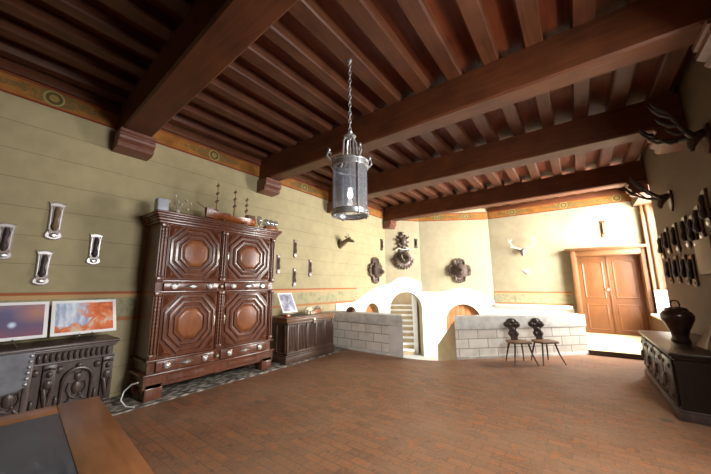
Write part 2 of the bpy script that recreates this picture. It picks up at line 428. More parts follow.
topB = [(LB, 1.0), (2.4, 1.08), (2.21, 1.2), (2.05, 1.3), (1.88, 1.37), (1.65, 1.43), (1.44, 1.45), (1.2, 1.43), (1.0, 1.38), (.8, 1.33), (.66, 1.31), (.3, 1.31), (0, 1.33)]
wall_prism('trim_4', [(0, -1.04)]+archB+[(LB, -1.04)]+topB, PBb, aB, -.022, -.001, M['white'], 'white plaster surround with a humped top over the arched plank door', 'plaster surround')
d2 = thing('door_2', 'arched plank door set low in the white diagonal wall', 'door', PBb, aB, None, 'structure')
for i in range(7):
    b = MB(); b.box(.80+i*.18, .975+i*.18, .16, .20, -.95, .95, .004); b.build('plank', M['plank'], d2)

# stair niche behind wall A
q = PA+Vector((math.cos(aA), math.sin(aA), 0))*.755
ns = thing('stone_stair', 'pale stone steps climbing inside the stair arch', 'stairs', q, math.radians(27.4), None, 'structure')
for i in range(9):
    b = MB(); b.box(-1.0, .24, .42+i*.2, .64+i*.2, -1.0, -.80+i*.185); sp = b.build('step', M['tanplaster'], ns)  # tan body carries the shade of the risers in its colour
    b = MB(); b.box(-1.0, .25, .39+i*.2, .64+i*.2, -.80+i*.185, -.745+i*.185, .008); b.build('lit_tread', M['white'], sp)  # white top stands in for light falling on the treads
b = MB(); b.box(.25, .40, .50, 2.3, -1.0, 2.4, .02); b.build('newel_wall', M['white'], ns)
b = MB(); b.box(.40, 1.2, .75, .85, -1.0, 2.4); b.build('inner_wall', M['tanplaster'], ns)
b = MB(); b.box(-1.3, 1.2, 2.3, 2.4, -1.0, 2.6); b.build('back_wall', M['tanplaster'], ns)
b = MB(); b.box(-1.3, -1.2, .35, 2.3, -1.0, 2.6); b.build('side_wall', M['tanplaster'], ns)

# back wall
b = MB(); b.box(-2.45, -.02, YB, YB+.40, -1.05, TOP); b.box(1.56, 2.3, YB, YB+.40, -1.05, TOP); b.box(-.02, 1.56, YB, YB+.40, 2.46, TOP); b.box(-.02, 1.56, YB+.33, YB+.40, -1.05, 2.5)
struct(b.build('wall_back', M['wall2'], None, 0), 'cream back wall around the double door', 'wall')
b = MB(); b.box(-2.42, -.16, YB-.02, YB-.001, -1.04, .80)
struct(b.build('trim_5', M['white'], None, 0), 'white plaster base of the back wall behind the right parapet', 'plaster base')
b = MB(); b.box(-2.40, -.18, YB-.14, YB-.001, .80, .90, .01)
struct(b.build('trim_6', M['white'], None), 'white ledge along the back wall below the green dado', 'ledge')
# dado and frieze bands
b = MB(); b.box(WX+.001, WX+.008, -3.1, 7.35, 1.07, 1.49)
struct(b.build('trim_7', dado_mat('painted dado left', 1), None, 0), 'mottled green and red painted dado band on the left wall', 'dado band')
b = MB(); b.box(-2.4, -.16, YB-.008, YB-.001, .90, 1.32)
k = dado_mat('painted dado back', 0)
o = b.build('trim_8', k, None, 0); o.location.z = 0
struct(o, 'grey green painted dado band on the back wall left of the door', 'dado band')
for v in o.data.vertices: v.co.z += .17
o.location.z = -.17
b = MB(); b.box(WX+.001, WX+.012, -3.1, 9.09, 3.945, 4.22)
struct(b.build('trim_9', frieze_mat('painted frieze left', 1, (.47, 2.69, 5.1, 7.6)), None, 0), 'ochre painted frieze with green medallions along the left wall', 'frieze')
b = MB(); b.box(-2.38, 1.9, YB-.012, YB-.001, 3.945, 4.22)
FB = frieze_mat('painted frieze back', 0, (-1.6, -.1, 1.2))
struct(b.build('trim_10', FB, None, 0), 'ochre painted frieze along the top of the back wall', 'frieze')
FD = frieze_mat('painted frieze diagonal', 0, (.7, 1.7))
o = MB(); o.box(.02, LB-.01, -.012, -.001, 3.945, 4.22)
struct(o.build('trim_11', FD, None, 0, PBb, aB), 'ochre painted frieze on the wide diagonal wall', 'frieze')
o = MB(); o.box(.02, LA, -.012, -.001, 3.945, 4.22)
struct(o.build('trim_12', FD, None, 0, PA, aA), 'ochre painted frieze on the narrow wall above the stair arch', 'frieze')

pl = MB(); pl.box(WX+.001, WX+.05, -3.1, 9.09, 4.222, 4.352, .006)
struct(pl.build('trim_15', M['beam'], None), 'dark wooden wall plate above the painted frieze on the left wall', 'wall plate')
pl = MB(); pl.box(-2.38, 1.9, YB-.05, YB-.001, 4.222, 4.352, .006)
struct(pl.build('trim_16', M['beam'], None), 'dark wooden wall plate above the painted frieze on the back wall', 'wall plate')
# right wall, with the hall window (beyond the frame) and the bay window by the door
def win_wall(name, x0, x1, ya, yb, z0, z1, holes, m, label):
    b = MB(); y = ya
    for h0, h1, s, t in holes:
        if h0 > y: b.box(x0, x1, y, h0, z0, z1)
        b.box(x0, x1, h0, h1, z0, s); b.box(x0, x1, h0, h1, t, z1); y = h1
    if yb > y: b.box(x0, x1, y, yb, z0, z1)
    return struct(b.build(name, m, None, 0), label, 'wall')
H2 = (1.95, 3.5, 1.6, 3.3)
M['rwall'] = make_wall('shade darkened limewash right', (.10, .060, .031, 1), False)  # cream darkened to brown, the wall's shade put into the colour
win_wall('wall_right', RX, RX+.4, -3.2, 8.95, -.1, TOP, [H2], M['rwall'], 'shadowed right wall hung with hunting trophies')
win_wall('wall_bay', RX+.45, RX+.70, 8.7, 11.75, -.1, TOP, [(9.1, 11.15, .85, 3.6)], M['white'], 'window wall of the bay beside the double door')
b = MB(); b.box(RX, RX+.45, 8.95, YB, 3.75, TOP); b.box(RX+.02, RX+.45, 8.95, YB, -.1, .70)
struct(b.build('wall_bay_lintel', M['rwall'], None, 0), 'lintel and low sill wall of the window bay', 'wall')
b = MB(); b.box(RX-.01, RX+.45, 8.96, 11.3, .70, .76, .01)
struct(b.build('trim_13', M['white']), 'bright white window sill in the bay beside the door', 'window sill')
b = MB(); b.box(RX+.12, RX+.45, 11.30, YB-.001, .76, 3.75)
jb = struct(b.build('trim_14', M['jamb'], None), 'tall brown jamb at the corner between door and window bay', 'jamb')
b = MB(); b.lathe([(.06, .76), (.06, .9), (.045, .95), (.045, 3.5), (.06, 3.55), (.06, 3.75)], (RX+.27, 11.27, 0), 14); b.build('colonnette', M['frame'], jb)
b = MB(); b.box(RX+.125, RX+.18, 11.24, 11.30, .76, 3.75, .012); b.build('moulding', M['frame'], jb)
b = MB(); b.box(WX-.3, 2.2, -3.5, -3.2, -.1, TOP)
struct(b.build('wall_front', M['wall'], None, 0), 'cream end wall behind the viewer', 'wall')

def window(name, x, y0, y1, z0, z1, label):
    w = thing(name, label, 'window', (x, (y0+y1)/2, z0), -PI/2, None, 'structure')
    hw, h = (y1-y0)/2, z1-z0
    b = MB()
    for a in (-hw+.04, hw-.04): b.box(a-.04, a+.04, -.03, .03, 0, h)
    b.box(-.04, .04, -.028, .028, 0, h)
    for z in (.03, h-.03): b.box(-hw, hw, -.03, .03, z-.03, z+.03)
    for z in (h/3, 2*h/3): b.box(-hw, hw, -.015, .015, z-.015, z+.015)
    b.build('window_frame', M['frame'], w)
    b = MB(); b.box(-hw+.05, hw-.05, -.003, .003, .05, h-.05); b.build('pane', M['glass'], w)
    return w
window('window_1', RX+.30, H2[0], H2[1], H2[2], H2[3], 'tall mullioned window in the right wall of the hall')
window('window_2', RX+.58, 9.1, 11.15, .85, 3.6, 'tall mullioned window in the bay by the door')

# ceiling
b = MB(); b.box(-5.75, 2.2, -3.4, YB+.3, 4.50, 4.60)
ce = struct(b.build('ceiling', M['ceil'], None, 0), 'dark red brown boarded timber ceiling with joists', 'ceiling')
x = -5.3
rr = random.Random(3)
while x < 1.9:
    w = .10+rr.uniform(-.012, .012)
    j = MB()
    zb = 4.355
    prof = [(x-w+.018, zb), (x+w-.018, zb), (x+w, zb+.02), (x+w, 4.503), (x-w, 4.503), (x-w, zb+.02)]
    j.loft([[Vector((p[0]+rr.uniform(-.006, .006), yy, p[1])) for p in prof] for yy in [-3.3+1.2*i for i in range(12)]+[11.44]])
    j.build('joist', M['joist'], ce, 30)
    x += .47
# beams with corbels
beams = [(1.18, 1.56, 'heavy ceiling beam nearest the viewer at top left'), (3.72, 4.05, 'heavy ceiling beam just behind the hanging lantern'),
         (6.02, 6.42, 'dark ceiling beam third from the viewer'), (9.02, 9.35, 'dark ceiling beam nearest the back wall')]
def corbel(parent, x0, sgn, y0, y1):
    prof = [(0, 3.865), (.34, 3.865), (.34, 3.82), (.315, 3.81), (.315, 3.785), (.335, 3.76), (.33, 3.72), (.29, 3.69), (.27, 3.68), (.27, 3.66), (.29, 3.645), (.27, 3.61), (.22, 3.59), (0, 3.58)]
    b = MB(); b.loft([[Vector((x0+sgn*u, y, z)) for u, z in prof] for y in (y0-.04, y1+.04)]); b.build('corbel', M['corbel'], parent, 35)
for y0, y1, lab in beams:
    b = MB(); c = .025
    prof = [(y0+c, 3.87), (y1-c, 3.87), (y1, 3.87+c), (y1, 4.354), (y0, 4.354), (y0, 3.87+c)]
    sk = -.042 if y0 < 2 else 0
    b.loft([[Vector((x, p[0]+sk*(x+5.45), p[1])) for p in prof] for x in (-5.44, -3, -.5, 1.49)])
    bo = struct(b.build('ceiling_beam', M['beam'], None, 30), lab, 'ceiling beam')
    corbel(bo, WX+.002, 1, y0, y1); corbel(bo, RX-.002, -1, y0+sk*6.9, y1+sk*6.9)

# parapets
PL = lambda x1, y0, y1: [(WX+.01, y0), (x1, y0), (x1-.55*(y1-y0), y1), (WX+.01, y1)]
UP = lambda u, v, d: Vector((u, v, d))
b = MB(); b.prism(PL(-3.55, 6.0, 6.36), UP, -1.0, .66)
lp = tag(b.build('stone_parapet', M['stone'], None, 0), 'grey block parapet beside the dark panelled chest, left of the opening', 'low wall', 'stone parapets', 'structure')
b = MB(); b.prism(PL(-3.175, 5.975, 6.37), UP, .885, .66, .012); b.build('coping', M['cap'], lp)
b = MB(); b.prism([(-3.55, 5.995), (-3.19, 5.995), (-3.39, 6.36), (-3.75, 6.36)], UP, -1.0, .66); b.build('end_pier', M['pier'], lp)
b = MB(); b.box(WX+.01, -3.57, 5.975, 6.1, -.02, .06, .008); b.build('plinth', M['cap'], lp)
aR = math.atan2(2.17, 2.25); LR = 3.12
rp = thing('stone_parapet', 'long diagonal block parapet behind the two carved chairs', 'low wall', (-2.2, 6.5, 0), aR, 'stone parapets', 'structure')
M['stone2'] = stone_mat('pale ashlar blocks', .15, .02)
PR = lambda a, c, y0, y1: [(a, y0), (LR+c, y0), (LR+c, y1), (a+.47*(y1-y0), y1)]
b = MB(); b.prism(PR(0, 0, 0, .34), UP, -1.0, .61); b.build('blocks', M['stone2'], rp, 0)
b = MB(); b.prism(PR(-.012, .01, -.015, .355), UP, .87, .61, .012); b.build('coping', M['cap'], rp)
b = MB(); b.box(.02, LR+.005, -.02, .1, -.02, .06, .008); b.build('plinth', M['cap'], rp)
b = MB(); b.prism([(.03, .79), (1.02, .10), (1.02, -1.0), (.03, -1.0)], lambda u, v, d: Vector((d, u, v)), .005, .16); b.build('stair_string', M['tanplaster'], rp, 0)

# door 1 with protruding surround
d1 = thing('door_1', 'orange brown panelled double door in the back wall', 'door', (.77, YB, .1), 0, None, 'structure')
b = MB()
b.box(-.86, -.735, -.22, .0, 0, 2.46, .01); b.box(.735, .83, -.12, .0, 0, 2.46, .01); b.box(-.735, .735, -.16, .0, 2.31, 2.46, .01)
b.box(-.745, -.715, -.14, .25, 0, 2.33, .006); b.box(.715, .745, -.08, .25, 0, 2.33, .006); b.box(-.73, .73, -.1, .25, 2.29, 2.33, .006)
b.build('door_frame', M['frame'], d1)
b = MB(); b.box(-.95, .87, -.28, .0, 2.46, 2.49, .008); b.box(-.99, .90, -.33, .0, 2.49, 2.53, .01); b.build('door_cornice', M['frame'], d1)
def leaf(sx):
    b = MB(); x0, x1 = (-.715, -.003) if sx < 0 else (.003, .715)
    b.box(x0, x1, .22, .26, .0, 2.30)
    for z0, z1, dip in ((.10, .86, 0), (1.02, 2.2, .08)):
        a0, a1 = x0+.10, x1-.10
        top = [(a1, z1-dip), (a1-.1, z1-dip*.4), ((a0+a1)/2, z1), (a0+.1, z1-dip*.4), (a0, z1-dip)] if dip else [(a1, z1), (a0, z1)]
        out = [(a0, z0), (a1, z0)]+top
        cx, cz = (a0+a1)/2, (z0+z1)/2
        ring = lambda s, d: [Vector((cx+(u-cx)*(1-s/.21), d, cz+(v-cz)*(1-s/.38))) for u, v in out]
        b.loft([ring(0, .22), ring(.012, .212), ring(.028, .212), ring(.036, .218), ring(.06, .218), ring(.085, .214)])
    b.build('door_leaf', M['door'], d1, 25)
leaf(-1); leaf(1)
b = MB(); b.lathe([(.012, 0), (.012, .03), (.03, .04), (.03, .06), (.01, .07)], (0, 0, 0), 12, Matrix.Translation((-.06, .22, 1.28)) @ Matrix.Rotation(PI/2, 4, 'X')); b.build('door_knob', M['brass'], d1)
b = MB(); b.box(-.02, .02, .205, .22, .0, 2.29, .004); b.build('meeting_strip', M['door'], d1)

# ------------------------------------------------------------------ wardrobe
W = thing('wardrobe', 'tall dark walnut wardrobe with octagonal moulded doors against the left wall', 'wardrobe', (-4.85, 1.69, .018), AN)
b = MB(); b.box(.02, 2.06, .02, .57, .15, 2.5); b.build('carcass', M['oak'], W, 0)
for x0, x1 in ((0, .22), (1.86, 2.08)):
    for y0, y1 in ((-.03, .17), (.40, .57)):
        b = MB(); b.box(x0, x1, y0, y1, 0, .16, .012); b.box(x0+.01, x1-.01, y0+.01, y1-.01, .15, .2); b.build('foot', M['oak'], W)
b = MB()
b.prism([(.2, .15), (.2, .19), (.5, .2), (.95, .175), (1.04, .15), (1.13, .175), (1.6, .2), (1.88, .19), (1.88, .15), (2.1, .15), (2.1, .33), (-.02, .33), (-.02, .15)], XZ, -.02, .03)
b.box(-.04, 2.12, -.05, .57, .315, .345, .008); b.box(-.02, 2.1, -.035, .57, .5, .525, .006)
for x0, x1 in ((.26, .8), (1.2, 1.75)):
    b.loft([[Vector((x0+i*.03 if q in (0, 3) else x1-i*.03, -.022-i*.014, (.21+i*.014) if q < 2 else (.30-i*.014))) for q in range(4)] for i in range(2)])
b.build('plinth', M['oak'], W)
b = MB()
for z0, z1, o, ov in ((2.48, 2.52, .015, .01), (2.52, 2.56, .035, .03), (2.56, 2.585, .06, .05), (2.585, 2.62, .085, .075), (2.62, 2.645, .10, .085)):
    b.box(-ov-.01, 2.09+ov, -o, .58, z0, z1, .006)
b.build('cornice', M['oak'], W)
b = MB()
for x0, x1 in ((0, .10), (.945, 1.045), (1.97, 2.07)):
    for z0, z1 in ((.525, 1.44), (1.63, 2.48)): b.box(x0, x1, -.012, .03, z0, z1)
b.box(0, 2.07, -.015, .03, 1.44, 1.475, .006); b.box(0, 2.07, -.015, .03, 1.60, 1.635, .006)
b.build('frame_rails', M['oak'], W)
for x in (.05, .995, 2.02):
    for z0, z1 in ((.60, 1.40), (1.68, 2.42)):
        b = MB()
        for dx in (-.021, .021):
            n = 14; prof = [(.018, z0)]
            for i in range(n):
                za = z0+(z1-z0)*i/n; h = (z1-z0)/n
                prof += [(.014, za+.1*h), (.0195, za+.5*h), (.014, za+.9*h)]
            prof.append((.018, z1))
            b.lathe(prof, (x+dx, -.018, 0), 10)
        b.box(x-.045, x+.045, -.04, 0, z0-.06, z0, .006); b.box(x-.045, x+.045, -.045, 0, z1, z1+.06, .006)
        b.build('half_column', M['oak'], W)
def octo(b, cx, cz, rx, rz, y):
    kx, kz = rx*.44, rz*.44
    return [Vector((cx+u, y, cz+v)) for u, v in ((-kx, -rz), (kx, -rz), (rx, -kz), (rx, kz), (kx, rz), (-kx, rz), (-rx, kz), (-rx, -kz))]
def wdoor(x0, x1, z0, z1, hs):
    b = MB(); b.box(x0, x1, -.005, .03, z0, z1, .004)
    cx, cz, rx, rz = (x0+x1)/2, (z0+z1)/2, (x1-x0)/2-.035, (z1-z0)/2-.025
    st = [(1, -.004), (.985, -.034), (.915, -.038), (.895, -.018), (.81, -.016), (.795, -.038), (.72, -.042), (.70, -.018), (.615, -.014), (.60, -.034), (.54, -.036), (.52, -.016)]
    b.loft([octo(b, cx, cz, rx*s, rz*s, y) for s, y in st], cap=False)
    for sx in (-1, 1):
        for sz in (-1, 1):
            px, pz = cx+sx*(x1-x0)/2, cz+sz*(z1-z0)/2
            a = [Vector((px-sx*.015, -.006, pz-sz*.015)), Vector((px-sx*.20, -.006, pz-sz*.015)), Vector((px-sx*.015, -.006, pz-sz*.22))]
            c = (a[0]+a[1]+a[2])/3+Vector((0, -.035, 0))
            b.loft([a, [p.lerp(c, .85)+Vector((0, -.006, 0)) for p in a]])
    d = b.build('door', M['oak'], W, 20)
    b = MB(); b.loft([octo(b, cx, cz, rx*s, rz*s, y) for s, y in ((.525, -.014), (.505, -.022), (.43, -.036), (.41, -.037))]); b.build('centre_panel', M['oakw'], d, 20)
    b = MB(); ex = x1-.03 if hs > 0 else x0+.03
    b.ell((ex, -.012, cz), (.018, .012, .085)); b.ell((ex, -.02, cz+.03), (.01, .012, .012)); b.build('lock_plate', M['brass'], d)
for z0, z1 in ((.535, 1.435), (1.64, 2.475)):
    wdoor(.115, .935, z0, z1, 1); wdoor(1.055, 1.955, z0, z1, -1)
def roundel(b, x, z, y=-.02):
    T = Matrix.Translation((x, y, z)) @ Matrix.Rotation(PI/2, 4, 'X')
    b.lathe([(.045, 0), (.045, .008), (.034, .014), (.03, .01), (.018, .01), (.016, .025), (.004, .03)], (0, 0, 0), 18, T)
def diamond(b, x, z, w, h, y):
    P = [Vector((x-w, y, z)), Vector((x, y, z-h)), Vector((x+w, y, z)), Vector((x, y, z+h))]
    c = Vector((x, y-.02, z)); b.loft([P, [p.lerp(c, .5)+Vector((0, -.008, 0)) for p in P]])
for x0, x1 in ((.115, .935), (1.055, 1.955)):
    for z0, z1 in ((.35, .495), (1.48, 1.595)):
        b = MB(); b.box(x0, x1, -.02, .03, z0, z1, .006)
        for s in (.17, .83):
            xc = x0+(x1-x0)*s; b.box(xc-.055, xc+.055, -.028, -.01, z0+.012, z1-.012, .006)
        dr = b.build('drawer', M['oak'], W)
        for s in (.17, .83):
            b = MB(); roundel(b, x0+(x1-x0)*s, (z0+z1)/2, -.028); b.build('roundel', M['silver'], dr)
        b = MB(); diamond(b, (x0+x1)/2, (z0+z1)/2, .12, .042, -.02); b.build('diamond_boss', M['silver'], dr, 20)
for z in (.42, 1.535):
    b = MB(); diamond(b, .995, z, .045, .045, -.016); b.build('diamond_boss', M['brass'], W, 20)

# things on the wardrobe
TZ = .018+2.645
b = MB(); b.box(-.08, .08, -.07, .07, 0, .22, .02); b.box(-.07, .07, -.076, -.065, .02, .13, .004)
tag(b.build('speaker_box', M['greydev'], None, 40, (-4.98, 1.72, TZ+.001), AN), 'small grey box on the left corner of the wardrobe top', 'speaker')
S = thing('model_ship', 'three masted wooden model sailing ship on top of the wardrobe', 'model ship', (-5.0, 2.90, TZ+.001), AN)
b = MB(); loops = []
for i in range(13):
    t = i/12; x = -.50+1.0*t; w = .085*math.sin(PI*min(1, t*.9+.1))**.6+.004
    zt = .16+.05*(2*t-1)**2+(.03 if t < .15 else 0); zk = .045+.05*max(0, abs(2*t-1)-.6)
    loops.append([Vector((x, -w, zt)), Vector((x, -w*.92, zt*.6+zk*.4)), Vector((x, -w*.5, zk+.01)), Vector((x, 0, zk)), Vector((x, w*.5, zk+.01)), Vector((x, w*.92, zt*.6+zk*.4)), Vector((x, w, zt))])
b.loft(loops); hull = b.build('hull', M['orangewood'], S, 50)
for bx in ((-.46, -.3, -.05, .05, .19, .23, .01), (.28, .45, -.055, .055, .18, .25, .01), (-.2, -.05, -.03, .03, .15, .2, .008)):
    b = MB(); b.box(*bx); b.build('deckhouse', M['sail'], hull)
b = MB(); b.tube([(-.48, 0, .2), (-.66, 0, .30)], [.01, .005], 6); b.build('bowsprit', M['orangewood'], S)
for x, h in ((-.32, .74), (.02, .70), (.27, .60)):
    b = MB(); b.tube([(x, 0, .14), (x+.01, 0, h)], [.010, .005], 6)
    for q in (.42, .66, .9):
        z = .14+(h-.14)*q; L = .10*(1.15-q*.5)
        b.tube([(x-L*.5, -L*.6, z-.02), (x+L*.5, L*.6, z+.02)], .006, 6)
    ms = b.build('mast', M['orangewood'], S)
    for q in (.42, .66, .9):
        z = .14+(h-.14)*q; L = .09*(1.15-q*.5)
        b = MB(); b.ell((x, -.01, z-.008), (L*.55, .02, .024), Matrix.Rotation(-.75, 3, 'Y')); b.build('furled_sail', M['sail'], ms)
b = MB()
for x in (-.2, .2): b.box(x-.02, x+.02, -.08, .08, 0, .07, .006)
b.box(-.24, .24, -.015, .015, 0, .02); b.build('cradle', M['oakd'], S)
D = thing('dried_flower_spray', 'wispy dried flower spray left of the model ship on the wardrobe', 'dried flowers', (-5.05, 1.98, TZ+.001), AN)
b = MB(); b.lathe([(.035, 0), (.04, .04), (.02, .08), (.025, .1)], (0, 0, 0), 12); b.build('vase', M['bone'], D)
r = random.Random(5); bs = MB()
for i in range(9):
    a = -1.2+2.4*i/8+r.uniform(-.1, .1); L = r.uniform(.12, .26); p = (math.sin(a)*L, r.uniform(-.05, .05), .09+math.cos(a)*L)
    bs.tube([(0, 0, .08), (p[0]*.5, p[1]*.4, .09+(p[2]-.09)*.6), p], .003, 5); bh = MB(); bh.ell(p, (.02, .02, .028), None, 8, 5); bh.build('flower_head', M['dried'], D)
bs.build('stems', M['dried'], D)
G = thing('glass_globe_stand', 'three clear glass globes on an orange stand at the right end of the wardrobe top', 'glass ornament', (-4.93, 3.70, TZ+.001), AN)
b = MB(); b.box(-.15, .15, -.06, .06, 0, .08, .01); b.build('stand', M['orangewood'], G)
for x in (-.11, 0.0, .11):
    b = MB(); b.ell((x*.98, 0, .155), (.075, .075, .08), None, 18, 12); b.build('globe', M['globe'], G, 80)
b = MB(); b.lathe([(.03, 0), (.012, .02), (.012, .1), (.035, .13), (.05, .2), (.045, .27), (.04, .27)], (0, 0, 0), 18)
tag(b.build('glass_goblet', M['globe'], None, 60, (-5.0, 3.475, TZ+.001)), 'small clear glass goblet between model ship and glass globes', 'glass')

# ------------------------------------------------------------------ panelled chest (right of the wardrobe)
C = thing('panelled_chest', 'grey brown panelled oak chest beside the stone parapet', 'chest', (-4.78, 4.08, .018), AN)
b = MB(); b.box(.02, 1.43, .02, .62, .12, .80); b.build('body', M['chest'], C, 0)
b = MB(); b.box(-.015, 1.465, -.02, .62, 0, .13, .01); b.box(-.005, 1.455, -.008, .62, .13, .16, .008); b.build('plinth', M['chest'], C)
b = MB(); b.box(-.02, 1.47, -.03, .64, .86, .895, .012); b.box(0, 1.45, -.005, .62, .79, .865, .006); b.build('lid', M['chestlid'], C)
b = MB()
for i in range(6): b.box(.02+i*.272, .075+i*.272, -.002, .03, .16, .79, .006)
b.box(.02, 1.43, -.004, .03, .74, .79, .006); b.box(.02, 1.43, -.004, .03, .16, .21, .006)
for y in (.03, .30, .57): b.box(0.0, .03, y, y+.05, .16, .79, .006)
b.box(0, .03, .03, .62, .74, .79, .006); b.box(0, .03, .03, .62, .16, .21, .006)
b.build('panel_frame', M['chest'], C)
for i in range(5):
    x = .078+i*.272; b = MB()
    for j in range(5): b.tube([(x+.025+j*.042, .018, .23), (x+.025+j*.042, .012, .30), (x+.025+j*.042, .012, .66), (x+.025+j*.042, .018, .72)], [.010, .016, .016, .008], 8)
    b.build('carved_panel', M['chest'], C)
b = MB(); b.box(.74, .81, -.032, -.012, .72, .83, .008); b.ell((.775, -.036, .79), (.02, .012, .03)); b.build('lock_plate', M['brass'], C)

# easels and prints
def easel(loc, rotz, label, lean):
    e = thing('wire_easel', label, 'easel', loc, rotz, 'wire display easels')
    b = MB()
    for s in (-1, 1):
        b.tube([(s*.10, -.10, .004), (s*.06, -.06, .07), (s*.06, -.11, .068), (s*.06, -.113, .095)], .006, 6)
        b.tube([(s*.06, -.06, .07), (0, .03, .25)], .004, 6)
    b.tube([(0, .03, .25), (0, .16, .004)], .004, 6)
    b.build('wire_frame', M['steel'], e); return e
def picture(loc, rotz, w, h, mt, label, tilt):
    p = thing('photo_print', label, 'picture', loc, rotz, 'white bordered photo prints')
    p.rotation_euler = (-tilt, 0, rotz) if False else (0, 0, rotz)
    R = Matrix.Rotation(-tilt, 4, 'X')
    o = MB(); o.box(0, w, -.004, .004, 0, h, 0, R); o.build('mount', M['card'], p, 0)
    o = MB(); o.box(.035, w-.035, -.0055, -.002, .035, h-.035, 0, R); o.build('image', mt, p, 0)
    return p
CT = .90
picture((-5.00, .06, CT+.082), AN, .64, .44, M['print1'], 'white bordered photo of a purple twilight landscape on the carved coffer', .42)
picture((-5.00, .725, CT+.082), AN, .625, .44, M['print2'], 'white bordered photo of orange autumn leaves and water on the carved coffer', .42)
easel((-5.085, .38, CT+.001), AN, 'wire easel under the purple twilight photo', .2)
easel((-5.085, 1.04, CT+.001), AN, 'wire easel under the orange autumn photo', .2)
b = MB(); b.box(0, .5, 0, .32, 0, .012, .003)
tag(b.build('black_tray', M['black'], None, 40, (-4.92, 4.30, .915), AN), 'flat black mat on the panelled chest under the small photo', 'mat')
picture((-4.93, 4.10, .998), AN, .40, .46, M['print3'], 'white bordered photo of a misty grey scene on the panelled chest', .5)
easel((-5.08, 4.30, .929), AN, 'wire easel under the misty grey photo', .2)
b = MB(); b.box(-.06, .06, -.04, .04, 0, .05, .006); b.box(-.05, .05, -.03, .03, .05, .06, .004)
tag(b.build('wooden_box', M['orangewood'], None, 40, (-4.86, 4.16, .915), AN), 'tiny orange wooden box at the left front corner of the panelled chest', 'box')
# cream animal figurine
b = MB(); b.ell((0, 0, .115), (.085, .045, .05)); b.ell((-.085, 0, .135), (.042, .036, .04)); b.ell((.05, 0, .12), (.05, .045, .05))
for x in (-.055, .055):
    for y in (-.022, .022): b.tube([(x, y, .11), (x*1.05, y, .05), (x*1.05, y, .002)], [.028, .02, .022], 8)
b.tube([(-.115, 0, .135), (-.135, 0, .10), (-.14, 0, .05)], [.022, .014, .008], 8)
b.tube([(.095, 0, .12), (.108, 0, .07)], [.008, .004], 6)
for y in (-.034, .034): b.ell((-.07, y, .15), (.022, .006, .026))
o = tag(b.build('animal_figurine', M['cream'], None, 60, (-4.97, 4.88, .914), AN+.2), 'small cream four legged animal figurine on the panelled chest', 'figurine')
o.modifiers.new('r', 'REMESH').mode = 'VOXEL'; o.modifiers['r'].voxel_size = .006; o.modifiers['r'].use_smooth_shade = True
b = MB(); b.loft([[Vector((x, -.035*w, z0)), Vector((x, .035*w, z0)), Vector((x, .035*w, z0+h)), Vector((x, -.035*w, z0+h))] for x, z0, h, w in ((-.16, .0, .04, .6), (-.08, 0, .06, 1), (.02, 0, .085, 1), (.1, 0, .10, 1), (.16, 0, .12, .8))])
tag(b.build('carved_wedge', M['orangewood'], None, 30, (-5.1, 5.22, .914), AN), 'brown wedge shaped wooden carving on the right half of the panelled chest', 'carving')
b = MB(); b.ell((0, 0, .07), (.10, .08, .07)); b.ell((.05, .02, .09), (.08, .07, .065))
tag(b.build('grey_stone', M['greystone'], None, 60, (-5.22, 5.42, .912), AN), 'rounded pale grey lump at the back right corner of the panelled chest', 'stone')

# ------------------------------------------------------------------ carved coffer (left edge)
K = thing('carved_coffer', 'long blackened carved coffer under the two landscape photos', 'coffer', (-4.87, -1.0, .018), AN)
L = 2.33
b = MB(); b.box(.02, L-.02, .02, .55, .08, .80); b.build('body', M['oakd'], K, 0)
b = MB(); b.box(-.03, L+.03, -.05, .56, .845, .88, .012); b.box(-.015, L+.015, -.03, .56, .82, .845, .008); b.build('lid', M['oakd'], K)
b = MB(); b.box(-.02, L+.02, -.04, .56, 0, .10, .012); b.box(-.01, L+.01, -.025, .56, .10, .14, .008); b.build('plinth', M['oakd'], K)
b = MB(); b.box(0, L, -.008, .03, .67, .69, .005); b.box(0, L, -.02, .03, .80, .825, .006)
n = 44
for i in range(n):
    x = .05+(L-.1)*(i+.5)/n
    b.ell((x, .012, .745), (.019, .026, .052), None, 8, 6)
b.build('gadrooned_frieze', M['oakd'], K)
for x in (.06, .63, 1.19, 1.75, L-.06):
    b = MB(); b.box(x-.055, x+.055, -.012, .03, .14, .67, .006)
    b.ell((x, -.02, .57), (.028, .024, .038)); b.ell((x, -.045, .56), (.012, .014, .012)); b.tube([(x-.04, -.015, .62), (x, -.05, .635), (x+.04, -.015, .62)], .014, 8)
    b.ell((x, -.012, .46), (.042, .022, .055)); b.tube([(x-.035, -.02, .42), (x-.02, -.03, .32), (x, -.02, .2)], [.02, .022, .012], 8); b.tube([(x+.035, -.02, .42), (x+.02, -.03, .32), (x, -.02, .2)], [.02, .022, .012], 8)
    b.ell((x, -.015, .17), (.045, .025, .022)); b.build('carved_stile', M['oakd'], K)
